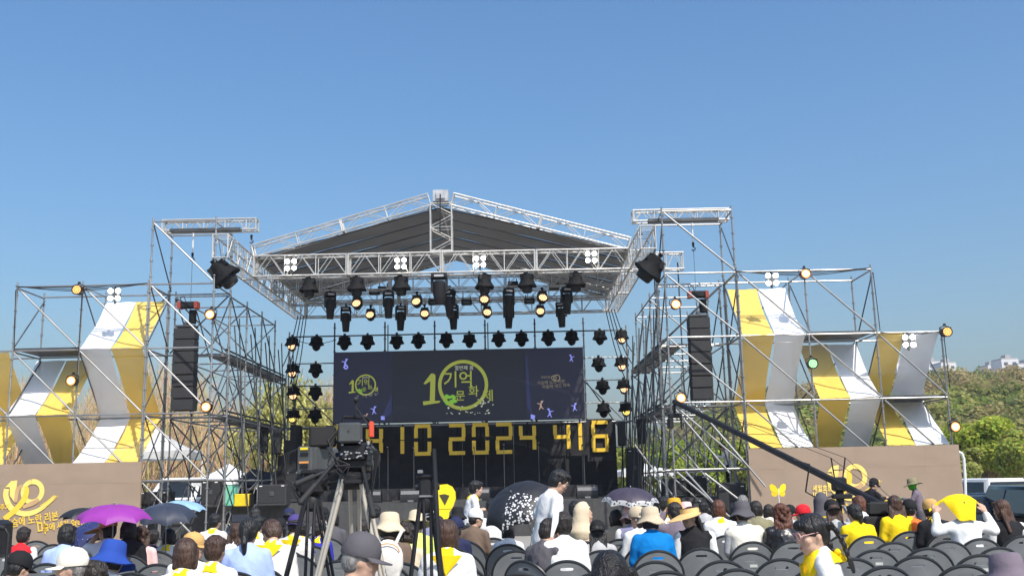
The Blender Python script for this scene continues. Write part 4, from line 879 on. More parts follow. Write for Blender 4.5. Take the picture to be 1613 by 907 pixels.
def car(label, px, Y, rz, paint, L_=4.6, W_=1.82, hood=.95, roof=1.45, van=False, cat='car'):
    x0 = at(px, 770, Y).x; t = thing('parked_car', label, cat, (x0, Y, gz(x0, Y)), (0, 0, rz), group='vehicles parked behind the banner'); w2 = W_ / 2
    if van: low = [(-L_ / 2, .35), (-L_ / 2 + .05, 1.0), (L_ / 2 - .9, 1.0), (L_ / 2 - .05, .8), (L_ / 2, .4)]; cab_ = [(-L_ / 2 + .02, .99), (L_ / 2 - .95, .99), (L_ / 2 - 1.55, roof), (-L_ / 2 + .22, roof)]
    else: low = [(-L_ / 2, .35), (-L_ / 2 + .02, .85), (-L_ / 2 + .25, .97), (L_ / 2 - 1.25, hood), (L_ / 2 - .2, .75), (L_ / 2, .45)]; cab_ = [(-L_ / 2 + .35, .95), (L_ / 2 - 1.3, .93), (L_ / 2 - 2.1, roof), (-L_ / 2 + 1.0, roof)]
    def shell(poly, wb, wt, b, z0, z1):
        rings = []
        for f, inset in ((-1, .06), (-.92, 0), (.92, 0), (1, .06)):
            ring_ = []
            cx = sum(p[0] for p in poly) / len(poly); cz = sum(p[1] for p in poly) / len(poly)
            for x, z in poly: u = (z - z0) / (z1 - z0); k = 1 - inset; ring_.append((cx + (x - cx) * k, f * (wb + (wt - wb) * u), cz + (z - cz) * k))
            rings.append(ring_)
        b.loft(rings)
    b = MB(); shell([(-L_ / 2 + .1, .2)] + low + [(L_ / 2 - .1, .22)], w2, w2 * .97, b, .2, 1.0); b.build('body', paint, t)
    b = MB(); shell(cab_, w2 * .97, w2 * .78, b, .95, roof); b.build('cabin', paint, t)
    (xa, za), (xb, zb), (xc, zc), (xd, zd) = cab_
    Lp = lambda p, q, u: (p[0] + (q[0] - p[0]) * u, p[1] + (q[1] - p[1]) * u)
    for nm, (p, q), off in (('rear_window', ((xa, za), (xd, zd)), -.03), ('windscreen', ((xb, zb), (xc, zc)), .03)):
        b = MB(); (x1, z1), (x2, z2) = Lp(p, q, .16), Lp(p, q, .86); wa, wb_ = w2 * .84, w2 * .70; b.add([(x1 + off, -wa, z1), (x1 + off, wa, z1), (x2 + off, wb_, z2), (x2 + off, -wb_, z2)], [(0, 1, 2, 3)]); b.build(nm, GL, t)
    for s in (-1, 1):
        for u0, u1 in ((.06, .48), (.52, .94)):
            b = MB(); P_ = []
            for u, v in ((u0, .12), (u1, .12), (u1, .86), (u0, .86)):
                lo, hi = Lp((xa, za), (xb, zb), u), Lp((xd, zd), (xc, zc), u); x, z = Lp(lo, hi, v); k = (z - .95) / (roof - .95); P_.append((x, s * (w2 * .97 + (w2 * .78 - w2 * .97) * k + .012), z))
            b.add(P_, [(0, 1, 2, 3)]); b.build('side_window', GL, t)
        b = MB(); b.bbox((xb - .35, s * (w2 + .1), 1.02), (.12, .2, .14), .02); b.build('mirror', paint, t)
        b = MB(); b.bbox((-L_ / 2 + .02, s * w2 * .8, .82), (.1, .3, .2), .02); b.build('tail_lamp', TAIL, t); b = MB(); b.bbox((L_ / 2 - .1, s * w2 * .75, .68), (.12, .36, .14), .02); b.build('headlight', CHR, t)
        for x in (-L_ / 2 + .85, L_ / 2 - .85):
            M = Matrix.Translation((x, s * (w2 - .1), .32)) @ Matrix.Rotation(PI / 2, 4, 'X'); b = MB(); b.lathe([(.2, -.11), (.31, -.11), (.325, -.06), (.325, .06), (.31, .11), (.2, .11)], 18, M); wh = b.build('wheel', RUBBER, t); b = MB(); b.lathe([(.2, -.09), (.06, -.1), (.06, .1), (.2, .09)], 14, M); b.build('rim', CHR, wh)
    b = MB(); b.box((-L_ / 2 - .01, 0, .62), (.03, .42, .13)); b.build('number_plate', WHITEP, t)
CARB = mat('dark blue car paint', (.012, .018, .03), .18, .3, var=.05); CARK = mat('black car paint', (.01, .01, .012), .15, .3, var=.05); CARG = mat('dark grey car paint', (.04, .045, .05), .22, .5, var=.05)
car('white van behind the end of the right banner', 1528, 40, R(100), WHITEP, 4.9, 1.95, 1.0, 1.86, True, 'van'); car('black car whose side door faces the man under yellow cloth', 1556, 29.5, R(62), CARG); car('dark blue saloon behind the black car', 1592, 33, R(15), CARB); car('black off-roader cut by the right edge', 1618, 27.5, R(85), CARK, 4.6, 1.9, 1.0, 1.75, True); car('white bus-like van with purple stripe behind the left tower', 300, 46, R(180), WHITEP, 5.2, 2.0, 1.1, 1.95, True, 'van')
b = MB(); t = bpy.data.objects['parked_car.004'] if 'parked_car.004' in bpy.data.objects else None
if t: b.box((0, 1.03, .82), (4.6, .02, .22)); b.build('purple_stripe', mat('purple stripe', (.10, .06, .35), .5), t)
t = thing('bent_pole', 'bent white pipe pole standing beside the white van', 'pole', at(1521, 760, 33) - Vector((0, 0, 1.8))); b = MB(); q = at(1521, 760, 33) - Vector((0, 0, 1.8)); b.sweep([at(*p, 33) - q for p in ((1521, 790), (1520, 750), (1518, 722), (1515, 714), (1503, 708), (1490, 706))], .05, 8); b.build('pole', WHITEP, t)
# ================================================================== FOREGROUND EQUIPMENT
BEIGE = mat('champagne tripod tube', (.50, .45, .37), .4, .35, var=.08); GREYM = mat('dark grey camera body', (.07, .075, .075), .45, var=.15); YTAG = mat('yellow tag', (.85, .62, .03), .5); ORTAG = mat('orange tag', (.75, .32, .08), .5)
def tripod(label, px, py, Y, tube, legs, spread, zsp, group='camera tripods', r_=.0125, head=True, bw_=.08):
    """three double-tube legs from the bowl at (px, py) down to the ground, spreader, fluid head and pan bars"""
    p = at(px, py, Y); t = thing('camera_tripod', label, 'tripod', (p.x, Y, 0), group=group); H_ = p.z
    for a in legs:
        e = Vector((spread * math.cos(a), spread * math.sin(a), 0)); tp = Vector((bw_ * .8 * math.cos(a), bw_ * .8 * math.sin(a), H_)); n_ = Vector((-math.sin(a), math.cos(a), 0)) * min(.035, r_ * 2.1)
        k = 1 - zsp / H_; mid = tp.lerp(e, k)
        lg = MB(); lg.tube(tp + n_, mid + n_ * .8, r_, n=10); lg.tube(tp - n_, mid - n_ * .8, r_, n=10); o = lg.build('leg', tube, t)
        b = MB(); b.tube(mid + (tp - mid) * .25, e + Vector((0, 0, .03)), r_ * .9, n=10); b.build('lower_tube', tube, o)
        b = MB(); b.bbox(mid, (.10, .07, .06), .012, None); b.bbox(tp.lerp(e, .5 + k / 2), (.06, .06, .05), .01); b.build('leg_clamp', BLACK, o)
        b = MB(); b.ell(e + Vector((0, 0, .02)), (.035, .035, .02), 10, 5); b.build('foot', RUBBER, o)
    b = MB()
    for a in legs:
        e = Vector((spread * math.cos(a), spread * math.sin(a), 0)); tp = Vector((0, 0, H_)); m_ = tp.lerp(e, 1 - zsp / H_); m_.z = zsp; b.tube((0, 0, zsp), m_, .014, n=6)
    b.lathe([(.05, zsp - .015), (.06, zsp + .01), (.02, zsp + .02)], 12); b.build('spreader', BLACK, t)
    b = MB(); b.lathe([(bw_ * .6, H_ - .06), (bw_ * .95, H_ - .04), (bw_, H_ + .02), (bw_ * .65, H_ + .05)], 16); b.build('bowl', BLACK, t)
    if head:
        b = MB(); b.bbox((0, 0, H_ + .10), (.16, .15, .12), .025); b.tube((-.10, 0, H_ + .11), (.10, 0, H_ + .11), .045, n=14); b.bbox((0, 0, H_ + .185), (.12, .2, .03), .01); b.build('fluid_head', BLACK, t)
    return t, H_
def panbar(t, p0, p1):
    b = MB(); p0, p1 = Vector(p0), Vector(p1); b.tube(p0, p1, .011, n=8); o = b.build('pan_bar', BLACK, t); b = MB(); m_ = p0.lerp(p1, .62); b.tube(m_, p1, .017, n=10); b.ell(p1, (.018, .018, .018), 8, 6); b.build('grip', RUBBER, o)
tA, hA = tripod('big tripod with champagne legs under the main broadcast camera', 556, 754, 6.0, BEIGE, (R(208), R(92), R(-24)), .46, .80)
panbar(tA, (.06, -.05, hA + .08), (.16, -.30, hA - .2)); panbar(tA, (-.07, -.04, hA + .08), (-.28, -.22, hA - .02)); panbar(tA, (-.07, -.1, hA + .12), (-.24, -.30, hA - .12))
# broadcast camera A seen from behind
CA = thing('broadcast_camera', 'broadcast camera with red battery light on the champagne tripod', 'camera', at(560, 724, 6.0)); CA.scale = (.88, .9, .92)
b = MB(); b.bbox((.0, .1, .02), (.17, .36, .17), .015); b.build('body', BLACK, CA)
b = MB(); b.bbox((-.02, -.10, .165), (.145, .12, .125), .012); b.box((-.02, -.165, .18), (.012, .004, .012)); b.build('transmitter_box', GREYM, CA)
b = MB(); b.bbox((-.0, -.085, .045), (.16, .06, .10), .01); b.build('battery', BLACK, CA)
b = MB(); b.lathe([(.05, 0), (.075, .05), (.075, .22), (.085, .26), (.085, .34), (.07, .34)], 20, Matrix.Translation((0, .27, .02)) @ Matrix.Rotation(R(-90), 4, 'X')); b.build('lens', BLACK, CA)
b = MB(); M = Matrix.Translation((-.205, -.08, .145)) @ Matrix.Rotation(R(14), 4, 'Z'); b.bbox((0, 0, 0), (.175, .03, .125), .008, M); vf = b.build('viewfinder', BLACK, CA); b = MB(); b.box((0, -.018, 0), (.15, .004, .10), M); b.build('screen', GLASS, vf)
b = MB(); b.bbox((.115, -.07, .185), (.03, .05, .10), .006); b.build('red_receiver', mat('red plastic', (.62, .07, .03), .4), CA)
b = MB(); b.sweep([(-.09, -.02, .235), (-.08, -.03, .27), (.06, .1, .27), (.08, .12, .24)], .012, 8); b.build('top_handle', BLACK, CA)
b = MB(); b.tube((0, 0, .27), (0, .0, .37), .009); b.ell((0, 0, .38), (.022, .03, .022), 10, 8); b.tube((.0, 0, .33), (.10, -.05, .2), .006); b.build('microphone_arm', BLACK, CA)
rg_ = random.Random(4); b = MB()
for k in range(26): MB().bbox((rg_.uniform(-.08, .12), -.115 - rg_.uniform(0, .02), rg_.uniform(.0, .12)), (.014, .012, .010), .002).build('connector', mat('pale connector', (.45, .45, .46), .35, .5), CA)
for k in range(5):
    b = MB(); x0 = .09 + .01 * k; b.sweep([(x0, -.09, .12 - .03 * k), (x0 + .05, -.16, .05), (x0 + .06 - .02 * k, -.12, -.12 - .04 * k), (x0 - .02, -.05, -.22 - .12 * k)], .005, 6); b.build('cable', CABLE, CA)
b = MB(); b.sweep([(.11, -.03, .12), (.12, -.06, -.1), (.10, -.08, -.6), (.15, -.1, -1.0)], .006, 6); b.build('cable', CABLE, CA)
for k in range(4):
    b = MB(); b.sweep([(-.10 - .01 * k, -.05, .20 - .02 * k), (-.16, -.13, .12 - .05 * k), (-.10 + .02 * k, -.15, .0 - .04 * k), (-.02, -.11, -.03)], .0045, 6); b.build('cable', CABLE, CA)
b = MB(); b.bbox((.10, -.02, .02), (.05, .12, .13), .012); b.bbox((.105, -.085, .03), (.035, .02, .08), .006); b.build('intercom_pack', GREYM, CA)
b = MB(); b.tube((-.085, .05, .10), (-.14, -.06, .12), .009, n=8); b.build('viewfinder_arm', BLACK, CA)
b = MB(); b.bbox((0, .05, -.10), (.15, .26, .05), .01); b.bbox((.0, -.06, -.135), (.13, .1, .03), .008); b.build('mounting_plate', BLACK, CA)
# camera B
tB, hB = tripod('black tripod under the grey backed camera', 492, 790, 6.6, BLACK, (R(210), R(275), R(-30)), .40, .62, r_=.010, bw_=.06)
CB = thing('broadcast_camera', 'grey backed camera with yellow tag left of the main camera', 'camera', at(488, 727, 6.6), (0, 0, R(-16))); CB.scale = (.86, .86, .86)
b = MB(); b.bbox((0, .16, .02), (.13, .4, .19), .02); b.build('body', GREYM, CB); b = MB(); b.bbox((0, -.06, .01), (.12, .06, .21), .012); ba = b.build('battery', GREYM, CB)
b = MB(); b.box((0, -.094, .095), (.06, .006, .018)); b.build('yellow_tag', YTAG, ba); b = MB(); b.box((0, -.094, -.005), (.075, .006, .014)); b.build('orange_tag', ORTAG, ba); [MB().box((0, -.093, z), (.062, .006, .024)).build('vent', BLACK, ba) for z in (.055, -.035)]
b = MB(); b.bbox((.05, .1, .15), (.16, .18, .07), .015); b.sweep([(.0, .0, .12), (-.02, .1, .21), (.02, .3, .2)], .014, 8); b.build('top_handle', GREYM, CB); b = MB(); b.lathe([(.045, 0), (.065, .04), (.065, .2), (.08, .26), (.08, .3)], 18, Matrix.Translation((0, .36, .02)) @ Matrix.Rotation(R(-90), 4, 'X')); b.build('lens', BLACK, CB)
b = MB(); b.bbox((0, .1, -.12), (.12, .2, .08), .015); b.bbox((.0, .08, -.19), (.16, .14, .07), .02); b.build('mounting_plate', BLACK, CB)
for k in range(3): b = MB(); b.sweep([(-.05, -.06, .1), (-.13 - .02 * k, -.08, .06), (-.15, -.08, -.12), (-.06, -.04, -.2 - .05 * k), (-.04, 0, -.32)], .006, 6); b.build('cable', CABLE, CB)
panbar(tB, (.06, -.05, hB + .1), (.22, -.16, hB + .22)); panbar(tB, (.05, .02, hB + .1), (.28, -.1, hB + .14))
# tripod C without camera, left-edge camera D
tC, hC = tripod('black tripod with empty silver head beside the yellow ribbon sign', 672, 790, 5.6, BLACK, (R(195), R(280), R(-25)), .22, .55, r_=.009, head=False, bw_=.045)
b = MB(); b.bbox((0, 0, hC + .07), (.075, .09, .10), .012); b.bbox((0, 0, hC + .135), (.11, .08, .02), .006); b.tube((-.06, 0, hC + .08), (.07, 0, hC + .08), .018, n=12); b.build('fluid_head', BLACK, tC); b = MB(); b.bbox((0, -.04, hC + .03), (.075, .02, .014), .004); b.bbox((-.03, -.045, hC + .16), (.03, .02, .02), .004); b.build('level_plate', STEEL, tC)
b = MB(); b.tube((.045, -.05, hC + .28), (.09, -.14, hC - .62), .013, n=8); b.bbox((.083, -.13, hC - .40), (.03, .03, .04), .006); b.build('monopod', BLACK, tC)
CD = thing('broadcast_camera', 'black camera cut off by the left edge', 'camera', at(-2, 825, 5.6)); b = MB(); b.bbox((-.05, 0, -.08), (.13, .3, .2), .02); b.bbox((-.02, -.1, .045), (.1, .1, .05), .012); b.build('body', BLACK, CD); b = MB(); b.tube((.0, -.1, .0), (.085, -.1, -.02), .022, .014, n=10); b.sweep([(.085, -.1, -.02), (.105, -.1, -.05), (.10, -.1, -.3)], .007, 6); b.build('viewfinder', BLACK, CD); b = MB(); b.tube((-.04, 0, -.18), (-.02, 0, -1.3), .02); b.build('support', BLACK, CD)
# ------------------------------------------------------------------ camera crane
J0 = at(1322, 768, 17.5); jib = thing('camera_crane', 'long black camera crane slanting across the right banner', 'crane', (J0.x, 17.5, 0)); jl = jib.location
hd, tail = at(1062, 632, 21.5), at(1560, 880, 14.2)
b = MB(); A_, B_2 = hd - jl, tail - jl; dn = (B_2 - A_).normalized()
b.tube(A_, B_2, .055, .07, n=8); ar = b.build('arm', BLACK, jib)
b = MB(); upv = Vector((0, 0, .42)); pv = J0 - jl + Vector((0, 0, .1))
for s in (-1, 1): b.tube(pv + Vector((s * .06, 0, 0)), pv + Vector((s * .12 + .02, 0, .40)), .012, n=6)
b.tube(pv + Vector((-.07, 0, .2)), pv + Vector((.11, 0, .2)), .011, n=6); b.build('cable_mast', BLACK, jib)
for s in (-1, 1): b = MB(); b.tube(A_ + Vector((.3, 0, 0)), pv + Vector((s * .12 + .02, 0, .40)), .005, n=4); b.tube(pv + Vector((s * .12 + .02, 0, .40)), A_.lerp(B_2, .85), .005, n=4); b.build('stay_wire', CABLE, jib)
b = MB(); b.bbox(pv + Vector((0, 0, -.04)), (.22, .22, .24), .03); b.tube(pv + Vector((0, 0, -.38)), pv + Vector((0, 0, -.12)), .07, n=12); b.bbox(pv + Vector((.0, -.1, -.24)), (.34, .1, .08), .02); b.build('pivot', BLACK, jib)
for a in (R(200), R(-20), R(80)):
    b = MB(); b.tube(pv + Vector((.05 * math.cos(a), .05 * math.sin(a), -.4)), (.62 * math.cos(a), .62 * math.sin(a), .02), .035, .03, n=8); b.build('leg', BLACK if a > 1 else STEEL, jib)
b = MB(); b.tube(A_, A_ + Vector((0, 0, -.25)), .03); b.bbox(A_ + Vector((0, 0, -.3)), (.28, .2, .1), .02); b.bbox(A_ + Vector((-.12, -.1, -.46)), (.1, .3, .22), .02); b.tube(A_ + Vector((.12, -.05, -.35)), A_ + Vector((.12, -.05, -.6)), .02); b.build('remote_head', BLACK, jib)
b = MB(); b.sweep([pv + Vector((-.1, -.1, -.2)), pv + Vector((-.35, -.1, -.3)), pv + Vector((-.6, -.1, -.15)), pv + Vector((-.5, -.1, .3)), pv + Vector((-.75, -.05, .38))], .015, 6); b.build('cable', CABLE, jib)
# ------------------------------------------------------------------ yellow ribbon sign, butterfly
RS = thing('ribbon_sign', 'bright yellow ribbon shaped sign standing before the stage', 'sign', (at(700, 800, 21.0).x, 21.0, 0)); YS_ = mat('yellow foam board', (.88, .68, .01), .5, var=.04)
Q = [at(px, py, 21.0) for px, py in ((689, 832), (686, 812), (688, 795), (684, 780), (687, 768), (694, 763), (704, 762), (712, 766), (717, 774), (718, 785), (714, 797), (708, 806), (707, 816), (712, 832))]
foot = [(q.x - RS.location.x, q.z) for q in Q]; b = MB(); b.prism([(-.17, 0.0)] + foot + [(.2, 0.0)], -.1, .1); b.build('board', YS_, RS); q0 = [at(*p, 20.88) for p in ((692, 779), (700, 777.5), (708, 780), (701, 795))]
b = MB(); b.prism([(q.x - RS.location.x, q.z) for q in q0][::-1], -.103, -.112); b.build('dark_inset', mat('dark inset', (.05, .045, .02), .6), RS); a_, c_ = at(690, 801, 21), at(713, 801, 21); b = MB(); b.box((.02, -.105, a_.z), (.28, .006, .008)); b.build('fold_line', mat('ochre line', (.5, .36, .01), .6), RS)
BF = thing('butterfly_sign', 'yellow butterfly on a thin white stick before the brown banner', 'sign', (at(1228, 800, 20.0).x, 20.0, 0)); c_ = at(1228, 773, 20.0).z; s_ = 20 / FPX
for sx in (-1, 1):
    M = Matrix.Translation((0, 0, c_)) @ Matrix.Rotation(sx * R(12), 4, 'Z'); b = MB(); b.prism([(sx * x * s_, z * s_) for x, z in ((.5, -3), (1, 3), (5, 9), (9, 11), (12.5, 10), (12.5, 4), (10.5, 0), (7, -1))][::sx], -.006, .006, M); b.build('upper_wing', YS_, BF); b = MB(); b.prism([(sx * x * s_, z * s_) for x, z in ((.5, -3), (7, -1.5), (10.5, -1), (11, -5), (8, -8), (4, -8), (1, -5))][::sx], -.006, .006, M); b.build('lower_wing', mat('amber foam board', (.82, .55, .01), .5), BF)
b = MB(); b.tube((0, 0, 0), (0, 0, c_ - .03), .009, n=6); b.ell((0, 0, c_), (.01, .01, .06), 6, 6); b.build('stick', WHITEP, BF)
# ================================================================== PEOPLE
TMP = bpy.data.scenes.new('scratch')
def remesh(mb, name, voxel, it=4, wr=0.0, seed=0, fac=.5):
    o = bpy.data.objects.new('scratch_blob', mb.mesh('scratch_blob', None, 0)); TMP.collection.objects.link(o)
    m = o.modifiers.new('r', 'REMESH'); m.mode = 'VOXEL'; m.voxel_size = voxel; s = o.modifiers.new('s', 'SMOOTH'); s.iterations = it; s.factor = fac
    with bpy.context.temp_override(scene=TMP, view_layer=TMP.view_layers[0]): dg = bpy.context.evaluated_depsgraph_get()
    me = bpy.data.meshes.new_from_object(o.evaluated_get(dg)); src = o.data; bpy.data.objects.remove(o); bpy.data.meshes.remove(src)
    me.name = name; n = len(me.vertices)
    if wr:
        co = np.empty(n * 3); me.vertices.foreach_get('co', co); nr = np.empty(n * 3); me.vertices.foreach_get('normal', nr); co = co.reshape(-1, 3); nr = nr.reshape(-1, 3)
        f = np.array([(1 - 2.2 * abs(noise.noise((x * 5 + seed + z * 2, y * 5, z * 6.5 - x * 3)))) * .55 + .45 * (1 - 2.2 * abs(noise.noise((x * 13 + z * 6, y * 13 + seed, z * 9)))) for x, y, z in co]); co += nr * (f * wr)[:, None]; me.vertices.foreach_set('co', co.reshape(-1))
    me.materials.clear(); me.shade_smooth(); me.update(); return me
SKIN = mat('skin', (.50, .31, .22), .55, var=.08, vscale=14, spec=.35); SKINC = mat('child skin', (.56, .36, .26), .5, var=.06, vscale=14, spec=.35)
def hairmat(name, c): return mat('hair ' + name, c, .46, var=.5, vscale=34, stretch=(1, 1, .10), bump=.9, bscale=70, spec=.45)
HAIR = {k: hairmat(k, c) for k, c in dict(black=(.010, .009, .009), dark=(.022, .016, .013), brown=(.055, .028, .017), red=(.10, .035, .018), grey=(.20, .19, .18), ombre=(.07, .032, .018)).items()}
def headM(pose, yaw, pitch, lean, up):
    L = Matrix.Translation((0, 0, .53 + up)) @ Matrix.Rotation(-lean, 4, 'X') @ Matrix.Translation((0, 0, -.53 - up))
    return L, L @ Matrix.Translation((0, .05, 1.045 + up)) @ Matrix.Rotation(yaw, 4, 'Z') @ Matrix.Rotation(-pitch + lean * .7, 4, 'X') @ Matrix.Translation((0, .022, .092))
ARMS = dict(rest=((.205, .06, .71), (.12, .28, .64)), lap=((.20, .09, .70), (.06, .25, .62)), up=((.33, .03, .88), (.28, .09, 1.08)), hang=((.215, -.03, .70), (.21, .09, .47)), cross=((.20, .08, .75), (.02, .20, .80)), phone=((.185, .18, .78), (.09, .33, .97)), touch=((.27, .09, .95), (.13, .12, 1.13)), side=((.24, -.01, .73), (.22, .18, .60)), cam=((.20, .13, .80), (.11, .32, .86)))
def hand(b, w, d, side, up):
    """palm, four bent fingers and a thumb at wrist w pointing along d"""
    d = Vector(d).normalized(); s = d.cross(Vector((0, 0, 1)));
    if s.length < .1: s = Vector((1, 0, 0))
    s.normalize(); n = s.cross(d).normalized(); w = Vector(w)
    b.cap(w, w + d * .05, .026, .03); 
    for q in (-.5, .5): b.cap(w + d * .03 + s * .02 * q * 2, w + d * .085 + s * .025 * q * 2, .02, .017)
    for k in range(4):
        o = w + d * .088 + s * (.021 * (k - 1.5)); L = (.034, .04, .037, .028)[k]; e = o + d * L - n * .012; f = e + d * L * .55 - n * .028; b.cap(o, e, .0088, .0082, 8); b.cap(e, f, .0082, .0072, 8)
    t0 = w + d * .035 + s * (.03 * side); t1 = t0 + d * .03 + s * (.028 * side) - n * .01; b.cap(t0, t1, .012, .0105, 8); b.cap(t1, t1 + d * .03 - n * .012, .0105, .0085, 8)
BODY, SHIRT, LEGS, SLV = {}, {}, {}, {}
def limbs(pose, arms, up): 
    out = []
    for side, nm in ((1, arms[0]), (-1, arms[1])):
        e, w_ = ARMS[nm]; out.append((side, Vector((.163 * side, .03, .935 + up)), Vector((e[0] * side, e[1], e[2] + up)), Vector((w_[0] * side, w_[1], w_[2] + up))))
    return out
def legpts(pose, up):
    if pose == 'sit': return [(s, Vector((.09 * s, 0, .53)), Vector((.115 * s, .43, .50)), Vector((.11 * s, .44, .09))) for s in (1, -1)]
    if pose == 'walk': return [(1, Vector((.085, 0, .94)), Vector((.09, .14, .52)), Vector((.09, .10, .10))), (-1, Vector((-.085, 0, .94)), Vector((-.09, -.02, .51)), Vector((-.09, -.24, .13)))]
    return [(s, Vector((.09 * s, 0, .94)), Vector((.11 * s, .02, .51)), Vector((.11 * s, 0, .09))) for s in (1, -1)]
def make_body(pose, arms, yaw, pitch, lean, hs, fine):
    key = (pose, arms, round(yaw, 2), round(pitch, 2), lean, hs, fine)
    if key in BODY: return BODY[key]
    up = 0 if pose == 'sit' else .41; L, HM = headM(pose, yaw, pitch, lean, up); b = MB()
    n0 = 0; b.ell((0, 0, .56 + up), (.155, .105, .11)); b.ell((0, .02, .70 + up), (.128, .09, .14)); b.ell((0, .03, .86 + up), (.135, .095, .15)); b.cap((-.11, .03, .915 + up), (.11, .03, .915 + up), .048, .048); b.cap((0, .035, .96 + up), (0, .055, 1.08 + up), .056, .05)
    for s, sh, el, wr in limbs(pose, arms, up): b.cap(sh - Vector((.02 * s, 0, .012)), el, .043, .037); b.cap(el, wr, .036, .026); hand(b, wr, (wr - el).normalized() * .8 + Vector((0, .25, -.1 if arms[0] != 'up' else .4)), -s, up)
    b.v = [tuple(L @ Vector(p)) for p in b.v]
    h = MB(); K = HM @ Matrix.Scale(hs, 4)
    h.ell((0, -.005, .012), (.074, .092, .100), 18, 14); h.ell((0, .028, -.052), (.056, .062, .060), 14, 10); h.ell((0, .055, -.085), (.030, .030, .026)); h.ell((0, .090, -.022), (.013, .020, .014)); h.cap((0, .084, .02), (0, .096, -.016), .009, .011, 8)
    h.ell((0, .080, .028), (.046, .018, .012)); h.ell((0, .083, -.058), (.024, .012, .008)); h.ell((0, .084, -.066), (.020, .010, .007))
    for s in (-1, 1): h.ell((s * .075, -.002, -.010), (.007, .015, .025)); h.ell((s * .040, .056, -.022), (.026, .026, .026))
    b.add(h.v, h.f, K)
    for s, hp, kn, an in legpts(pose, up): b.cap(hp, kn, .075, .052); b.cap(kn, an, .050, .036); b.cap(an + Vector((0, -.03, -.04)), an + Vector((0, .16, -.06)), .036, .032)
    BODY[key] = remesh(b, 'body', .0078 if fine else .0125, 3 if fine else 2); return BODY[key]
def make_shirt(pose, arms, lean, sleeve, bulk):
    key = (pose, arms, lean, sleeve, bulk)
    if key in SHIRT: return SHIRT[key]
    up = 0 if pose == 'sit' else .41; L, _ = headM(pose, 0, 0, lean, up); b = MB(); g_ = bulk
    b.loft([[(rx * math.cos(2 * PI * i / 20), oy + ry * math.sin(2 * PI * i / 20), z + up) for i in range(20)] for rx, ry, oy, z in ((.150 + g_, .115 + g_, 0, .44), (.165 + g_, .128 + g_, .0, .50), (.158 + g_, .120 + g_, .005, .62), (.150 + g_, .114 + g_, .015, .72), (.156 + g_, .116 + g_, .025, .82), (.158 + g_, .110 + g_, .03, .89), (.135 + g_ * .6, .092 + g_ * .5, .03, .95), (.085, .078, .03, .99))]); b.cap((-.118, .03, .92 + up), (.118, .03, .92 + up), .064 + g_ * .4, .064 + g_ * .4)
    for s in (-1, 1): b.cap((s * .03, .03, .985 + up), (s * .125, .03, .94 + up), .050, .056)
    b.cap((0, .03, .96 + up), (0, .036, .998 + up), .072, .066)
    if sleeve != 'none':
        for s, sh, el, wr in limbs(pose, arms, up):
            if sleeve == 'short': b.cap(sh - Vector((.006 * s, 0, .004)), sh.lerp(el, .70), .060 + g_ * .4, .060 + g_ * .4)
            else: b.cap(sh - Vector((.006 * s, 0, .004)), el, .060 + g_ * .35, .050 + g_ * .35); b.cap(el, el.lerp(wr, .93), .050 + g_ * .35, .038 + g_ * .3)
    else:
        for s, sh, el, wr in limbs(pose, arms, up): b.cap(sh - Vector((.02 * s, 0, 0)), sh.lerp(el, .08), .066 + g_ * .4, .062 + g_ * .4)
    b.v = [tuple(L @ Vector(p)) for p in b.v]; SHIRT[key] = remesh(b, 'shirt', .015, 12, .0095, len(SHIRT) * 3.1); return SHIRT[key]
def make_sleeves(pose, arms, lean):
    key = (pose, arms, lean)
    if key in SLV: return SLV[key]
    up = 0 if pose == 'sit' else .41; L, _ = headM(pose, 0, 0, lean, up); out = []
    for s, sh, el, wr in limbs(pose, arms, up):
        b = MB(); b.cap(sh, el, .062, .053); b.cap(el, el.lerp(wr, .92), .053, .040); b.v = [tuple(L @ Vector(p)) for p in b.v]; out.append(remesh(b, 'sleeve', .016, 4, .006, s))
    SLV[key] = out; return out
def make_legs(pose):
    if pose in LEGS: return LEGS[pose]
    up = 0 if pose == 'sit' else .41; b = MB(); b.ell((0, 0, .54 + up), (.172, .125, .12))
    for s, hp, kn, an in legpts(pose, up): b.cap(hp, kn, .092, .070); b.cap(kn, an + Vector((0, 0, .03)), .068, .054)
    LEGS[pose] = remesh(b, 'trousers', .02, 4, .006, 2); s = MB()
    for _, hp, kn, an in legpts(pose, up): s.cap(an + Vector((0, -.05, -.045)), an + Vector((0, .17, -.055)), .044, .040); s.box(an + Vector((0, .06, -.082)), (.085, .26, .015))
    LEGS[pose + 's'] = s.mesh('shoe', mat('dark shoe', (.03, .03, .03), .5)); return LEGS[pose]
HMESH = {}
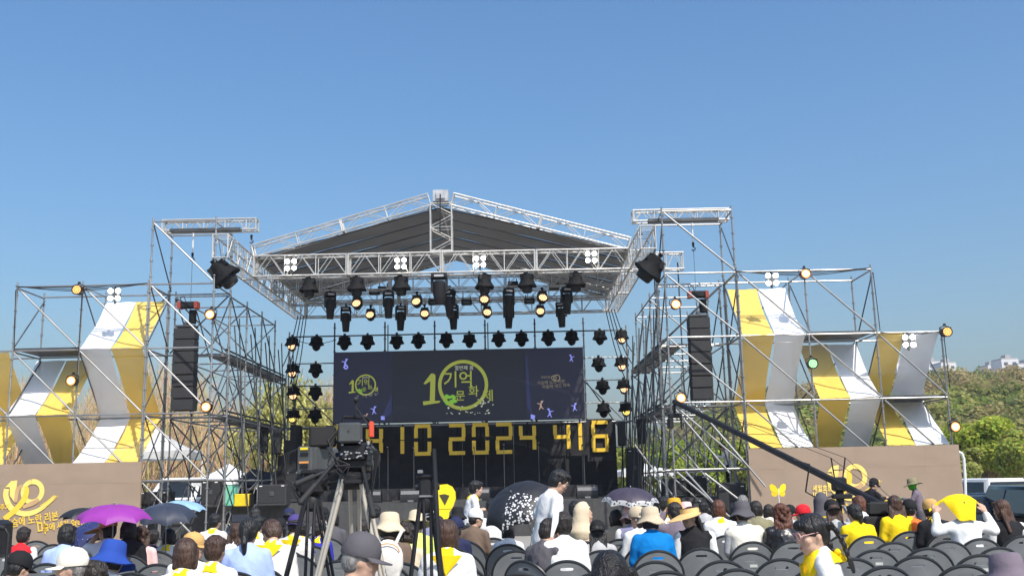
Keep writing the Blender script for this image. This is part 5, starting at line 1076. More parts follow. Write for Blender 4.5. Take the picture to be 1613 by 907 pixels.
def make_hair(kind):
    if kind in HMESH: return HMESH[kind]
    b = MB(); rg = random.Random(hash(kind) % 99 if False else len(kind)); wr = .004
    b.ell((0, -.018, .034), (.087, .098, .098), 18, 12); b.ell((0, -.045, -.008), (.082, .066, .084), 16, 10); b.ell((0, .038, .084), (.068, .058, .036), 14, 8)
    if kind in ('short', 'crop'): b.ell((0, -.052, -.042), (.072, .046, .05)); b.ell((0, .05, .08), (.06, .05, .028)); wr = .007
    if kind == 'short':
        for k in range(46): a = rg.uniform(0, 2 * PI); q = rg.uniform(.2, 1); b.cap((.075 * q * math.cos(a), -.02 + .085 * q * math.sin(a), .115 - .06 * q * q), (.092 * q * math.cos(a + .15), -.02 + .10 * q * math.sin(a + .15), .128 - .085 * q * q), .015, .009)
    if kind in ('bob', 'long', 'wavy', 'girl'):
        b.ell((0, -.032, -.042), (.087, .068, .072), 16, 10)
        for s in (-1, 1): b.cap((s * .070, .012, .03), (s * .073, .0, -.08), .024, .022)
    if kind in ('long', 'wavy', 'longstraight'):
        for k in range(11): x = -.085 + .017 * k; b.cap((x, -.055, -.03), (x * 1.15 + rg.uniform(-.012, .012), -.098 + rg.uniform(-.012, .012), -.23 - rg.uniform(0, .10)), .026, .014)
    if kind == 'wavy':
        for k in range(44): a = rg.uniform(PI * .9, 2.1 * PI); z = rg.uniform(-.22, .07); b.ell((.088 * math.cos(a), -.045 + .07 * math.sin(a), z), (.026, .026, .036), 8, 6)
    if kind == 'curly':
        for k in range(60): a = rg.uniform(0, 2 * PI); z = rg.uniform(-.08, .11); q = math.sqrt(max(.05, 1 - (z / .125) ** 2)); b.ell((.088 * q * math.cos(a), -.02 + .095 * q * math.sin(a) * (1 if math.sin(a) < .3 else .6), z), (.024, .024, .022), 8, 6)
    if kind == 'pony': b.ell((0, -.105, .015), (.028, .03, .028)); b.cap((0, -.12, .01), (0, -.15, -.10), .034, .03); b.cap((0, -.15, -.10), (.005, -.14, -.21), .03, .012)
    if kind == 'bun': b.ell((0, -.105, -.045), (.045, .04, .045)); b.cap((0, -.10, -.05), (.0, -.115, -.12), .03, .02)
    if kind == 'girl':
        b = MB(); b.ell((0, -.012, .032), (.082, .090, .090), 18, 12); b.ell((0, -.045, .0), (.078, .06, .08), 16, 10); b.ell((0, .062, .062), (.064, .036, .034)); b.cap((-.055, .055, .062), (-.068, .045, .036), .020, .012); b.cap((.055, .055, .062), (.068, .045, .036), .020, .012)
        for s in (-1, 1):
            p = Vector((s * .068, -.078, .035))
            for k in range(13): q = p + Vector((s * (.010 + .002 * k) + .005 * (-1) ** k, -.036 * math.sin(min(k, 6) / 6 * 1.5) - .002 * k, -.021 * max(0, k - 1) + .004)); b.ell(q, (.0185 - .0005 * k, .0175, .017), 8, 6)
            b.cap(q, q + Vector((0, -.004, -.05)), .018, .010)
    HMESH[kind] = remesh(b, 'hair', .0075, 2, wr, len(HMESH)); return HMESH[kind]
HATM = {}
def make_hat(kind):
    if kind in HATM: return HATM[kind]
    b = MB()
    if kind in ('cap', 'capback'):
        b.lathe([(.096, .018), (.100, .03), (.098, .07), (.084, .11), (.055, .138), (.018, .149), (.004, .150)], 20, Matrix.Translation((0, -.012, 0)) @ Matrix.Diagonal((.93, 1.06, 1, 1)), caps=False); n = 11; A, B, C = [], [], []
        for i in range(n):
            a = R(20 + 140 * i / (n - 1)); A.append((.088 * math.cos(a), -.012 + .10 * math.sin(a), .028)); B.append((.092 * math.cos(a) * .95, -.012 + .10 * math.sin(a) + .075 * math.sin(a) ** .8, .020 - .012 * abs(math.cos(a))))
        b.strip(A, B); b.strip([(x, y, z - .006) for x, y, z in B], [(x, y, z - .006) for x, y, z in A]); b.strip(B, [(x, y, z - .006) for x, y, z in B]); b.ell((0, -.012, .151), (.008, .008, .005), 8, 4)
        if kind == 'capback': M = Matrix.Rotation(PI, 4, 'Z'); b.v = [tuple(M @ Vector(p)) for p in b.v]
    elif kind in ('bucket', 'widehat', 'floppy'):
        br, dp = {'bucket': (.150, .055), 'widehat': (.19, .02), 'floppy': (.185, .07)}[kind]
        b.lathe([(br, .02 - dp), (br + .003, .024 - dp), (.135, .018 - dp * .35), (.101, .035), (.099, .06), (.088, .128), (.070, .142), (.01, .146)], 28, Matrix.Translation((0, -.012, 0)) @ Matrix.Diagonal((.97, 1.05, 1, 1)), caps=False, wob=lambda a, j: (.014 * math.sin(2 * a + .7) + .008 * math.sin(5 * a)) if j < 2 else 0)
        b.lathe([(br, .017 - dp), (.135, .012 - dp * .35), (.099, .03)], 28, Matrix.Translation((0, -.012, 0)) @ Matrix.Diagonal((.97, 1.05, 1, 1)), caps=False, wob=lambda a, j: (.014 * math.sin(2 * a + .7) + .008 * math.sin(5 * a)) if j < 1 else 0)
    elif kind == 'sunvisor':
        n = 24; A, B, C = [], [], []
        for i in range(n): a = R(-28 + 236 * i / (n - 1)); u = math.sin(PI * i / (n - 1)); A.append((.094 * math.cos(a), -.01 + .104 * math.sin(a), .05)); B.append(((.10 + .145 * u ** .6) * math.cos(a), -.01 + (.11 + .15 * u ** .6) * math.sin(a), .045 - .055 * u)); C.append((.092 * math.cos(a), -.01 + .100 * math.sin(a), .095))
        b.strip(A, B); b.strip([(x, y, z - .004) for x, y, z in B], [(x, y, z - .004) for x, y, z in A]); b.strip(C, A); b.lathe([(.095, .048), (.094, .09)], 20, Matrix.Translation((0, -.012, 0)) @ Matrix.Diagonal((.95, 1.05, 1, 1)), caps=False)
    elif kind == 'hood':
        b.ell((0, -.03, .025), (.100, .115, .112), 18, 12); b.cap((0, -.035, .03), (0, -.04, -.10), .098, .112, 16); b.cap((0, -.04, -.08), (0, -.03, -.20), .105, .165, 16); b.cap((0, -.06, .09), (0, -.02, .11), .06, .055); me = remesh(b, 'hood', .011, 24, .004, 3)
        vs = [v.co.copy() for v in me.vertices]; fs = [tuple(p.vertices) for p in me.polygons if not (p.center.y > .030 and abs(p.center.x) < .085 and -.15 < p.center.z < .085)]
        b = MB(); b.add(vs, fs); me = b.mesh('hood', None, 60); HATM[kind] = me; return me
    elif kind == 'bandana':
        b.lathe([(.094, .0), (.098, .03), (.095, .075), (.078, .112), (.045, .132), (.004, .137)], 18, Matrix.Translation((0, -.012, 0)) @ Matrix.Diagonal((.94, 1.06, 1, 1)), caps=False); b.ell((0, -.115, .02), (.028, .02, .02)); b.cap((0, -.115, .01), (.03, -.13, -.06), .014, .008); b.cap((0, -.115, .01), (-.03, -.13, -.05), .014, .008)
    elif kind == 'towel':
        NU, NV = 26, 9
        for side in (-1, 1):
            rows = []
            for j in range(NV + 1):
                v = j / NV; row = []
                for i in range(NU + 1):
                    x = -.32 + .54 * i / NU; ax = abs(x); e = max(0, ax - .085)
                    zt = .158 - 1.25 * ax * ax if ax < .12 else .14 - .55 * (ax - .12) - .6 * (ax - .12) ** 2
                    drop = (.30 if side < 0 else .07) * max(.10, 1 - (e / .10) ** 1.1 if e < .10 else .10); yb = (-.128 if side < 0 else .10) * max(.12, 1 - (e / .17) if e < .17 else .12)
                    row.append((x, -.012 + yb * math.sin(v * PI / 2) + .008 * math.sin(x * 40 + v * 3) * v + (.07 if ax > .2 else .07 * (ax / .2) ** 2), zt - drop * v ** 1.6 + .004 * math.sin(x * 55) * v))
                rows.append(row)
            for j in range(NV): b.strip(rows[j], rows[j + 1])
    me = b.mesh('hat', None, 50); HATM[kind] = me; return me
def scarf_mesh(tri):
    key = 'scarf%d' % tri
    if key in HATM: return HATM[key]
    b = MB(); b.lathe([(.062, .075), (.070, .06), (.088, .035), (.104, .008), (.108, -.012), (.098, -.016)], 22, Matrix.Translation((0, .036, .955)) @ Matrix.Rotation(R(-8), 4, 'X'), caps=False, wob=lambda a, j: .007 * math.sin(5 * a + j) + .004 * math.sin(9 * a))
    if tri:
        rows = []
        for j in range(7):
            u = j / 6; w_ = .125 * (1 - u) + .004; rows.append([(-w_ + 2 * w_ * i / 8, -.088 - .028 * math.cos((i / 8 - .5) * 2.2) * (1 - u * .3) - .012, .975 - .155 * u + .004 * math.sin(i * 2 + j)) for i in range(9)])
        for j in range(6): b.strip(rows[j], rows[j + 1])
    HATM[key] = b.mesh('scarf', None, 60); return HATM[key]
def part(name, me, m, parent, M=None):
    o = obj(name, me, parent)
    if len(me.materials) == 0: me.materials.append(m)
    o.material_slots[0].link = 'OBJECT'; o.material_slots[0].material = m
    if M is not None: o.matrix_local = M
    return o
SEATED = []
NAMED = dict(white=(.70, .70, .69), offw=(.60, .585, .545), yellow=(.86, .60, .01), navy=(.020, .025, .07), black=(.014, .014, .016), lblue=(.36, .46, .78), blue=(.0, .17, .48), royal=(.03, .035, .34), red=(.68, .02, .03), brown=(.15, .105, .075), grey=(.40, .40, .40), dgrey=(.09, .085, .095), beige=(.50, .41, .29), sand=(.60, .50, .35), tan=(.56, .34, .12), pink=(.75, .50, .48), lav=(.22, .22, .33), lime=(.62, .72, .16), khaki=(.22, .20, .12), orange=(.85, .17, .03), cream=(.72, .68, .58), mauve=(.16, .13, .16), bluehat=(.02, .06, .30), purple=(.07, .05, .19), straw=(.72, .48, .20), mustard=(.62, .33, .03), green=(.03, .28, .02), leather=(.013, .012, .013))
def fab(n): return mat('leather jacket', NAMED[n], .32, bump=.4, bscale=18) if n == 'leather' else cloth('cloth ' + n, NAMED[n])
def person(px, py, hw, label, shirt='white', hair='short', hc='black', hat=None, hatc='black', scarf=0, yaw=0, hy=0, hp=8, lean=5, arms=('rest', 'rest'), pose='sit', sleeve='long', slv=None, T=None, bulk=0.0, Y=None, k=None, legs='dgrey', fine=False, hs=1.0, skin=SKIN, zoff=0.0, chairs=True, cat='person'):
    T = T or (1.225 if pose == 'sit' else 1.64); T -= .5 * (1 - math.cos(R(lean))) + (.03 if hp > 20 else 0); d = py - hor(px)
    if hat in ('cap', 'capback', 'bucket', 'widehat', 'floppy', 'bandana', 'towel'): T += .03
    if k is None: k = min(1.06, max(.60, CAMH / (T + .17 * d / hw)))
    if Y is None: Y = FPX * .17 * k * hs / hw
    p = at(px, py, Y); z0 = zoff if zoff else 0.0
    if pose == 'sit': k = min(1.12, max(.6, (p.z - z0) / T))
    else: k = (p.z - z0) / T
    t = thing('person', label, cat, (p.x, Y, z0), (0, 0, R(yaw)), group='people in the audience' if pose == 'sit' else 'people standing about'); t.scale = (k, k, k)
    up = 0 if pose == 'sit' else .41; hy_, hp_, ln = R(hy), R(hp), R(lean); L, HM = headM(pose, hy_, hp_, ln, up); HK = HM @ Matrix.Scale(hs, 4)
    part('body', make_body(pose, arms, hy_, hp_, ln, hs, fine), skin, t)
    part('shirt', make_shirt(pose, arms, ln, 'none' if slv else sleeve, bulk), fab(shirt), t)
    if slv:
        for me in make_sleeves(pose, arms, ln): part('sleeve', me, fab(slv), t)
    lg = make_legs(pose); part('trousers', lg, fab(legs), t); obj('shoes', LEGS[pose + 's'], t)
    if hair: part('hair', make_hair(hair), HAIR[hc], t, HK @ Matrix.Diagonal((.96, .94, .86 if hat in ('cap', 'capback', 'bucket', 'widehat', 'floppy', 'bandana', 'towel') else .9, 1)) if hat else HK)
    if hat: part('hat', make_hat(hat), fab(hatc), t, HK @ Matrix.Diagonal((1.05, 1.05, 1.04, 1)))
    if scarf: part('scarf', scarf_mesh(scarf - 1), fab('yellow'), t, L @ Matrix.Translation((0, 0, up)))
    if pose == 'sit' and chairs: SEATED.append((p.x + .0, Y, label, k, yaw))
    t['_hm'] = 1; del t['_hm']
    return t, k, (t.matrix_basis if False else Matrix.Translation((p.x, Y, z0)) @ Matrix.Rotation(R(yaw), 4, 'Z') @ Matrix.Scale(k, 4)), HK
A1 = ('rest', 'rest'); A2 = ('lap', 'lap'); A3 = ('phone', 'phone'); A4 = ('side', 'side')
person(31, 834, 18.5, 'child in red vest with white sleeves before the left banner', 'red', slv='white', hc='dark')
person(98, 830, 23.5, 'person in light blue shirt with black bob left of the navy umbrella', 'lblue', 'bob', hy=-15)
person(168, 823, 22, 'person in white with tan visor and raised hand under the purple umbrella', 'white', 'bob', hat='sunvisor', hatc='tan', hy=95, arms=('rest', 'touch'), sleeve='short', fine=True)
person(198, 822, 22, 'person in black jacket with black hair under the purple umbrella', 'black', 'bob', hy=20)
person(218, 832, 20, 'person with curly brown hair and pink top right of the purple umbrella', 'pink', 'wavy', 'brown', hy=30)
person(122, 869, 36, 'person in white cap facing left beside the blue sun hat', 'white', 'short', 'grey', 'cap', 'cream', hy=75, yaw=30, hp=5)
person(139, 891, 36, 'person with dark curly hair at the bottom left edge', 'dgrey', 'curly', 'dark', k=.88)
person(165, 856, 32, 'person in wide blue sun hat and white shirt', 'white', 'bob', 'black', 'floppy', 'bluehat', hy=-20, hp=15)
person(14, 872, 30, 'camera operator in white with yellow scarf at the left edge', 'white', 'short', 'black', 'cap', 'black', scarf=1, hy=-30, hp=20, arms=A3)
person(284, 855, 35, 'person with brown bowl cut and yellow scarf in white shirt at front left', 'white', 'bob', 'brown', scarf=1, hp=12)
person(332, 850, 30, 'man with short brown hair and yellow scarf next to the bowl cut', 'white', 'short', 'brown', scarf=1, hy=-12)
person(387, 822, 29, 'person in light blue printed jacket with black ponytail', 'lblue', 'pony', hp=3, bulk=0.017)
person(296, 843, 26, 'person in tan cap turned right behind the bowl cut', 'white', 'short', 'dark', 'cap', 'tan', hy=-75)
person(334, 812, 17, 'man in white jacket with green patch and yellow scarf near the steel case', 'offw', 'short', scarf=1, hy=-20, bulk=0.022)
person(262, 836, 18, 'person in white with yellow scarf under the dark dotted umbrella', 'white', 'bob', scarf=1)
person(394, 800, 16, 'person in white bending forward with hair in a bun near the stage', 'white', 'bun', lean=30, scarf=1)
person(402, 816, 19, 'man with short black hair and yellow collar behind the ponytail', 'white', 'short', scarf=1, hy=-25)
person(370, 828, 20, 'person with dark brown hair holding up a phone', 'white', 'long', 'brown', arms=A3, hy=-15)
person(424, 824, 28, 'boy leaning forward with dark hair and yellow scarf in white jacket', 'offw', 'short', 'brown', scarf=2, hy=35, hp=35, lean=14, bulk=0.017)
person(438, 819, 17, 'person in black cap behind the leaning boy', 'dgrey', 'short', 'black', 'cap', 'black', hy=-20)
person(461, 813, 21, 'person in purple cap and yellow scarf left of the camera tripods', 'offw', 'short', 'black', 'capback', 'purple', scarf=2, bulk=0.022)
person(452, 802, 16, 'person in navy cap with pale dot near the stage', 'white', 'bob', 'black', 'capback', 'navy')
person(452, 830, 18, 'person with sleek black hair next to the leaning boy', 'offw', 'pony', 'black', scarf=1)
person(498, 824, 18, 'person in royal blue jacket between the tripods', 'royal', 'short', 'dark', scarf=1, hy=-40)
person(522, 808, 17, 'person in dark clothes behind the champagne tripod', 'dgrey', 'bob', 'black')
person(545, 846, 38, 'man in dark cap and navy suit looking down right at bottom centre', 'navy', 'short', 'grey', 'cap', 'dgrey', hy=-68, hp=16, yaw=-15, Y=5.5)
person(611, 811, 27, 'person in dotted beige bucket hat with white backpack', 'brown', 'bob', 'dark', 'bucket', 'sand', bulk=0.017)
person(636, 827, 25, 'person with dark curly hair and yellow scarf in patterned vest', 'sand', 'curly', 'dark', scarf=1)
person(655, 807, 23, 'person in wide beige hat and lime vest', 'lime', 'short', 'dark', 'widehat', 'sand', hp=14)
person(679, 803, 18, 'person in white cap behind the empty tripod', 'lav', 'short', 'dark', 'capback', 'white')
person(703, 825, 32, 'person with brown bob and yellow neckerchief in white shirt', 'white', 'bob', 'brown', scarf=2, hp=5, bulk=0.011)
person(738, 762, 17, 'boy in white shirt standing with folded arms near the stage', 'white', 'short', 'black', pose='stand', arms=('cross', 'cross'), yaw=-75, T=1.62, sleeve='short', skin=SKINC, scarf=1, hs=1.1)
person(720, 801, 16, 'person in black bucket hat below the standing boy', 'black', 'short', 'black', 'bucket', 'black')
person(743, 803, 19, 'person in white cap and brown jacket facing right', 'brown', 'short', 'dark', 'cap', 'white', hy=-55, yaw=-15)
person(714, 817, 20, 'person in navy cap and navy jacket with yellow scarf', 'navy', 'bob', 'black', 'capback', 'navy', scarf=1, hy=-30)
person(776, 790, 14, 'man with short black hair in pale blue and white shirt', 'white', 'short', slv='lblue', hy=20, Y=13.5)
person(800, 826, 18, 'person in white sitting under the black flowered umbrella', 'white', 'bob', 'black')
pm, km, MM, HKm = person(858, 747, 22, 'man in white t-shirt and glasses standing among the chairs', 'white', 'short', 'black', pose='stand', arms=('hang', 'hang'), yaw=-66, hy=-12, hp=28, T=1.63, sleeve='short', Y=10.6, fine=True, legs='black', bulk=0.011)
person(850, 821, 22, 'boy in dark grey t-shirt beside the standing man', 'dgrey', 'short', 'dark', Y=9.6, yaw=-35, hy=-25, hp=18, sleeve='short', arms=('phone', 'rest'), fine=True, skin=SKINC)
person(865, 797, 14, 'child with black hair right of the standing man', 'offw', 'short', hy=-60, skin=SKINC, Y=12.5)
person(888, 812, 27, 'man in plain white sweatshirt with dark wavy hair', 'white', 'short', 'dark', bulk=0.019, hp=5)
person(918, 799, 21, 'person in beige hood facing right', 'beige', None, 'black', 'hood', 'sand', hy=-75, arms=A3)
person(906, 793, 13, 'child with black hair and yellow scarf by the stage', 'white', 'short', scarf=1, hy=-20, Y=13.5)
person(942, 822, 21, 'person in black cap with long black hair', 'grey', 'long', 'black', 'capback', 'black')
person(975, 868, 50, 'person with parted black hair close to the camera at bottom centre', 'white', 'long', 'black', yaw=160, hp=48, k=.93)
person(972, 806, 19, 'person in beige jacket under the lace edged parasol', 'beige', 'bob', 'dark', hy=10)
person(996, 799, 20, 'person in pink bucket hat and lavender vest', 'lav', 'bob', 'black', 'bucket', 'pink', slv='white')
person(1010, 800, 18, 'man in beige cap showing his left profile', 'white', 'short', 'grey', 'capback', 'beige', hy=55, Y=11.5)
person(1027, 802, 24, 'person in beige sun hat and bright blue jacket', 'blue', 'bob', 'dark', 'bucket', 'beige', bulk=0.028, hy=15)
person(1066, 795, 21, 'person with dark hair and grey brown jacket resting a hand', 'mauve', 'short', 'dark', hy=20, bulk=0.017, arms=('rest', 'touch'))
person(1064, 787, 17, 'person in mustard hat behind the dark haired one', 'white', 'bob', 'dark', 'bucket', 'mustard', Y=14.0)
person(1082, 793, 16, 'person in pale pink hat beside the mustard hat', 'grey', 'bob', 'dark', 'bucket', 'pink', Y=14.5)
person(1048, 785, 15, 'person with dark hair and yellow scarf near the dark stage corner', 'white', 'short', scarf=1, Y=15.0)
person(1093, 801, 24, 'person in wide straw visor with long dark hair and black vest', 'black', 'longstraight', 'dark', 'sunvisor', 'straw', slv='white', hy=112, hp=12)
person(1134, 791, 20, 'person with red brown hair in white shirt and yellow scarf', 'white', 'bob', 'red', scarf=1, bulk=0.017)
person(1172, 793, 22, 'person in dark bucket hat and beige vest', 'cream', 'short', 'dark', 'bucket', 'dgrey', slv='grey', bulk=0.025)
person(1172, 783, 14, 'grey haired person behind the dark bucket hat', 'dgrey', 'crop', 'grey', Y=16.0)
person(1194, 792, 18, 'person with dark wavy hair in khaki patterned jacket', 'khaki', 'bob', 'dark', bulk=0.017, hy=25)
person(1234, 797, 22, 'person with reddish wavy hair in black leather jacket', 'leather', 'wavy', 'red', bulk=0.022)
person(1245, 797, 13, 'child in dark cap with yellow trim beyond the leather jacket', 'grey', 'short', 'black', 'cap', 'black', Y=15.0, hy=-50)
person(1270, 797, 18, 'person in bright red cap and grey hoodie', 'grey', 'bob', 'dark', 'cap', 'red', hy=60, scarf=1)
person(1297, 783, 17, 'person in white with dark pointed headcloth and yellow scarf', 'white', 'bob', 'dark', 'hood', 'dgrey', scarf=2, Y=13.6)
person(1315, 789, 17, 'person in black cap with brown hair and grey hoodie', 'grey', 'longstraight', 'brown', 'capback', 'black', Y=12.6)
person(1351, 797, 20, 'person in yellow hoodie with black bun and white hair tie', 'yellow', 'bun', 'black', hy=20, bulk=0.017)
person(1358, 784, 17, 'person in white with dark red brown hair in the wheelchair', 'white', 'bob', 'red', Y=13.8, hy=20)
gm, kg, GM, HKg = person(1306, 811, 54, 'girl in yellow neckerchief and pink glasses walking past close by', 'white', 'girl', 'black', pose='walk', arms=('hang', 'hang'), yaw=72, hy=26, hp=10, T=1.67, lean=4, Y=5.7, fine=True, skin=SKINC, hs=1.22, legs='lblue', scarf=0)
b = MB(); b.lathe([(.066, .085), (.074, .07), (.10, .045), (.145, .0), (.165, -.045), (.158, -.05)], 26, Matrix.Translation((0, .070, 1.36)) @ Matrix.Rotation(R(-14), 4, 'X'), caps=False, wob=lambda a, j: .008 * math.sin(4 * a + j) - (.03 * max(0, math.sin(a)) * j * .4))
rows = []
for j in range(8):
    u = j / 7; w_ = .13 * (1 - u) + .006; rows.append([(-w_ + 2 * w_ * i / 8, .150 + .05 * math.cos((i / 8 - .5) * 2.4) * (1 - u * .4) + .004 * math.sin(i * 2 + j), 1.345 - .25 * u) for i in range(9)])
for j in range(7): b.strip(rows[j], rows[j + 1])
b.ell((-.02, -.075, 1.415), (.035, .028, .024)); b.cap((-.02, -.08, 1.41), (.0, -.105, 1.36), .018, .022); part('neckerchief', b.mesh('neckerchief', None, 60), fab('yellow'), gm, headM('walk', 0, 0, R(4), .41)[0])
person(1414, 784, 21, 'person with long brown hair in yellow jacket', 'yellow', 'longstraight', 'brown', bulk=0.017, Y=13.0)
person(1436, 789, 18, 'person in orange shirt beside the yellow jacket', 'orange', 'short', 'black', 'cap', 'black', Y=13.0, hy=-30)
person(1367, 752, 15, 'photographer in black mask and cap holding a camera', 'black', 'short', 'black', 'cap', 'black', pose='stand', yaw=-65, hy=-15, hp=20, arms=('cam', 'cam'), T=1.66, Y=19.5, legs='black', fine=True)
person(1446, 752, 15, 'person with green face cover and dark brimmed hat before the banner', 'mauve', None, 'black', 'widehat', 'khaki', pose='stand', yaw=65, arms=('lap', 'cam'), T=1.66, Y=19.0, skin=cloth('green face cover', (.05, .30, .02)), legs='dgrey')
person(1471, 787, 17, 'person in patterned bandana and black top', 'black', 'bob', 'dark', 'bandana', 'tan', scarf=1, Y=12.6, hy=15)
tw, kt, TM, HKt = person(1519, 783, 24, 'person in white shirt holding a yellow cloth over the head', 'white', 'short', 'black', 'towel', 'yellow', arms=('up', 'up'), fine=True, bulk=0.011, Y=11.4)
person(1586, 791, 26, 'person with long ombre hair and black vest at the right edge', 'black', 'long', 'ombre', slv='white', hy=35, Y=11.7)
person(1600, 879, 46, 'person in dark plum cap at the bottom right corner', 'mauve', 'short', 'dark', 'bucket', 'mauve', k=.9)
person(1146, 700, 12, 'man in white shirt and black trousers standing on the side deck', 'white', 'short', 'black', pose='stand', arms=('cam', 'cam'), yaw=70, hp=25, T=1.63, Y=28.95, zoff=.96, legs='black')
person(590, 798, 16, 'person with black hair in dark jacket right of the champagne tripod', 'dgrey', 'short', 'black')
person(473, 823, 18, 'person with black hair in white behind the leaning boy', 'white', 'bob', 'black', scarf=1)
person(508, 801, 15, 'person in black cap near the stage between the camera tripods', 'grey', 'short', 'black', 'cap', 'black', hy=20)
person(570, 822, 19, 'person in grey with dark hair seen between the tripod legs', 'grey', 'bob', 'dark')
person(237, 838, 17, 'person with dark hair in navy below the dotted umbrella', 'navy', 'short', 'dark')
person(690, 816, 16, 'person with dark hair beside the yellow ribbon sign', 'lav', 'short', 'dark')
person(1110, 792, 14, 'person in grey with black hair beyond the straw visor', 'grey', 'short', 'black')
person(1213, 797, 15, 'person in cream with dark hair left of the leather jacket', 'cream', 'bob', 'dark')
person(1392, 795, 15, 'person in white with dark hair before the photographer', 'white', 'short', 'dark')
# glasses of the girl and of the standing man
def glasses(t, HK, m, s=1.0):
    b = MB()
    for sx in (-1, 1): b.sweep([Vector((sx * .031 + .025 * math.cos(a), .099, .008 + .021 * math.sin(a))) for a in [2 * PI * i / 14 for i in range(15)]], .0026 * s, 5, M=HK); b.tube((sx * .056, .097, .012), (sx * .080, -.002, .014), .0022 * s, n=5, M=HK)
    b.tube((-.007, .101, .012), (.007, .101, .012), .0022 * s, n=5, M=HK); b.build('glasses', m, t)
def face(t, HK, lip=(.42, .14, .12)):
    b = MB()
    for s in (-1, 1): b.ell((s * .031, .0835, .006), (.015, .006, .0065), 10, 6, HK)
    b.build('eye', mat('eye white', (.6, .57, .54), .3), t); b = MB()
    for s in (-1, 1): b.ell((s * .031, .088, .006), (.0065, .004, .0062), 10, 6, HK); b.cap(HK @ Vector((s * .016, .092, .030)), HK @ Vector((s * .046, .082, .032)), .0035, .0025, 6); b.cap(HK @ Vector((s * .017, .089, .0125)), HK @ Vector((s * .046, .081, .011)), .002, .0016, 6)
    b.build('eyebrow', HAIR['black'], t); b = MB(); b.ell((0, .0925, -.058), (.019, .005, .0055), 10, 6, HK); b.ell((0, .0925, -.065), (.016, .005, .0045), 10, 6, HK); b.build('lips', mat('lips', lip, .45), t)
glasses(gm, HKg, mat('pink glasses frame', (.72, .42, .40), .25), 1.1); face(gm, HKg); glasses(pm, HKm, mat('metal glasses frame', (.25, .22, .2), .25, .8)); face(pm, HKm, (.36, .15, .12))
# ------------------------------------------------------------------ umbrellas
def umbrella(label, c, rad, dep, tilt, m, band_m=None, rim_m=None, group='sun umbrellas in the audience', shaft=.75, pan=8, spin=.2):
    t = thing('umbrella', label, 'umbrella', c, None, group); t.rotation_mode = 'QUATERNION'; t.rotation_quaternion = Vector(tilt).to_track_quat('Z', 'Y') @ Quaternion((0, 0, 1), spin)
    n, rows = 8, 9; da = 2 * PI / pan; vs, mid = [], []
    for j in range(rows + 1):
        u = j / rows; r_ = rad * math.sin(u * 1.35) / math.sin(1.35); z = -dep * (1 - math.cos(u * 1.35)) / (1 - math.cos(1.35))
        for i in range(n + 1):
            q = i / n; a = -da / 2 + da * q; ch = math.cos(da / 2) / math.cos(a); k = 1 - .06 * math.sin(PI * q) * u * u; vs.append((r_ * ch * k * math.cos(a), r_ * ch * k * math.sin(a), z - .10 * rad * (abs(q - .5) * 2) ** 2 * u * (1 - u * .3) * 0 + .075 * rad * math.sin(PI * q) * u))
    f, mi = [], []
    for j in range(rows):
        for i in range(n): f.append((j * (n + 1) + i, (j + 1) * (n + 1) + i, (j + 1) * (n + 1) + i + 1, j * (n + 1) + i + 1)); mi.append(1 if j >= rows - 2 else 0)
    b = MB(); b.add(vs, f); b.m = mi if rim_m else [0] * len(f); me = b.mesh('panel', [m] + ([rim_m] if rim_m else []), 60); me2 = me
    if band_m: me2 = me.copy(); me2.materials[0] = band_m
    for k in range(pan): o = obj('panel', me2 if band_m and k in (1, 2) else me, t, None, (0, 0, da * k))
    b = MB(); b.tube((0, 0, .02), (0, 0, -shaft), .006, n=8); b.ell((0, 0, .02), (.009, .009, .014), 8, 6); s = b.build('shaft', STEEL, t); b = MB(); b.cap((0, 0, -shaft), (0, 0, -shaft - .09), .014, .016); b.build('handle', BLACK, t); rb = MB()
    for k in range(pan):
        a = da * k + da / 2; rb.sweep([(rad * math.sin(u * 1.35) / math.sin(1.35) * math.cos(a) * .985, rad * math.sin(u * 1.35) / math.sin(1.35) * math.sin(a) * .985, -dep * (1 - math.cos(u * 1.35)) / (1 - math.cos(1.35)) - .008) for u in (0, .25, .5, .75, 1)], .0035, 4)
    rb.build('rib', STEELD, t); return t
UP = mat('purple umbrella cloth', (.36, .05, .40), .55, var=.06, trans=.3); UN = mat('navy umbrella cloth', (.018, .025, .09), .5, var=.1, trans=.08); UB = mat('black umbrella cloth', (.018, .018, .022), .55, var=.1, trans=.04); UD = mat('dark dotted umbrella cloth', (.035, .042, .065), .5, var=.1, trans=.06); UL = mat('light blue umbrella cloth', (.35, .58, .82), .5, trans=.3); UM = mat('plum parasol cloth', (.050, .040, .062), .55, var=.08, trans=.05)
def dotted(name, base, dot, scale, th, tr=.05):
    m = mat(name, base, .55, var=.08); n, l = m.node_tree.nodes, m.node_tree.links; vo = n.new('ShaderNodeTexVoronoi'); vo.inputs['Scale'].default_value = scale; tc = n.new('ShaderNodeTexCoord'); l.new(tc.outputs['Object'], vo.inputs['Vector']); lt = n.new('ShaderNodeMath'); lt.operation = 'LESS_THAN'; lt.inputs[1].default_value = th; l.new(vo.outputs['Distance'], lt.inputs[0])
    mx = n.new('ShaderNodeMix'); mx.data_type = 'RGBA'; b = n['Principled BSDF']; src = b.inputs['Base Color'].links[0].from_socket; l.new(lt.outputs[0], mx.inputs[0]); l.new(src, mx.inputs[6]); mx.inputs[7].default_value = (*dot, 1); l.new(mx.outputs[2], b.inputs['Base Color']); return m
FLOW = dotted('black cloth with white flowers', (.018, .018, .022), (.62, .62, .62), 34, .42); LACE = dotted('grey lace border', (.42, .42, .42), (.03, .03, .035), 26, .33); POLKA = dotted('navy cloth with fine dots', (.04, .048, .075), (.20, .21, .24), 62, .28); STAR = dotted('navy cloth with sparkles', (.02, .028, .11), (.5, .55, .7), 38, .14)
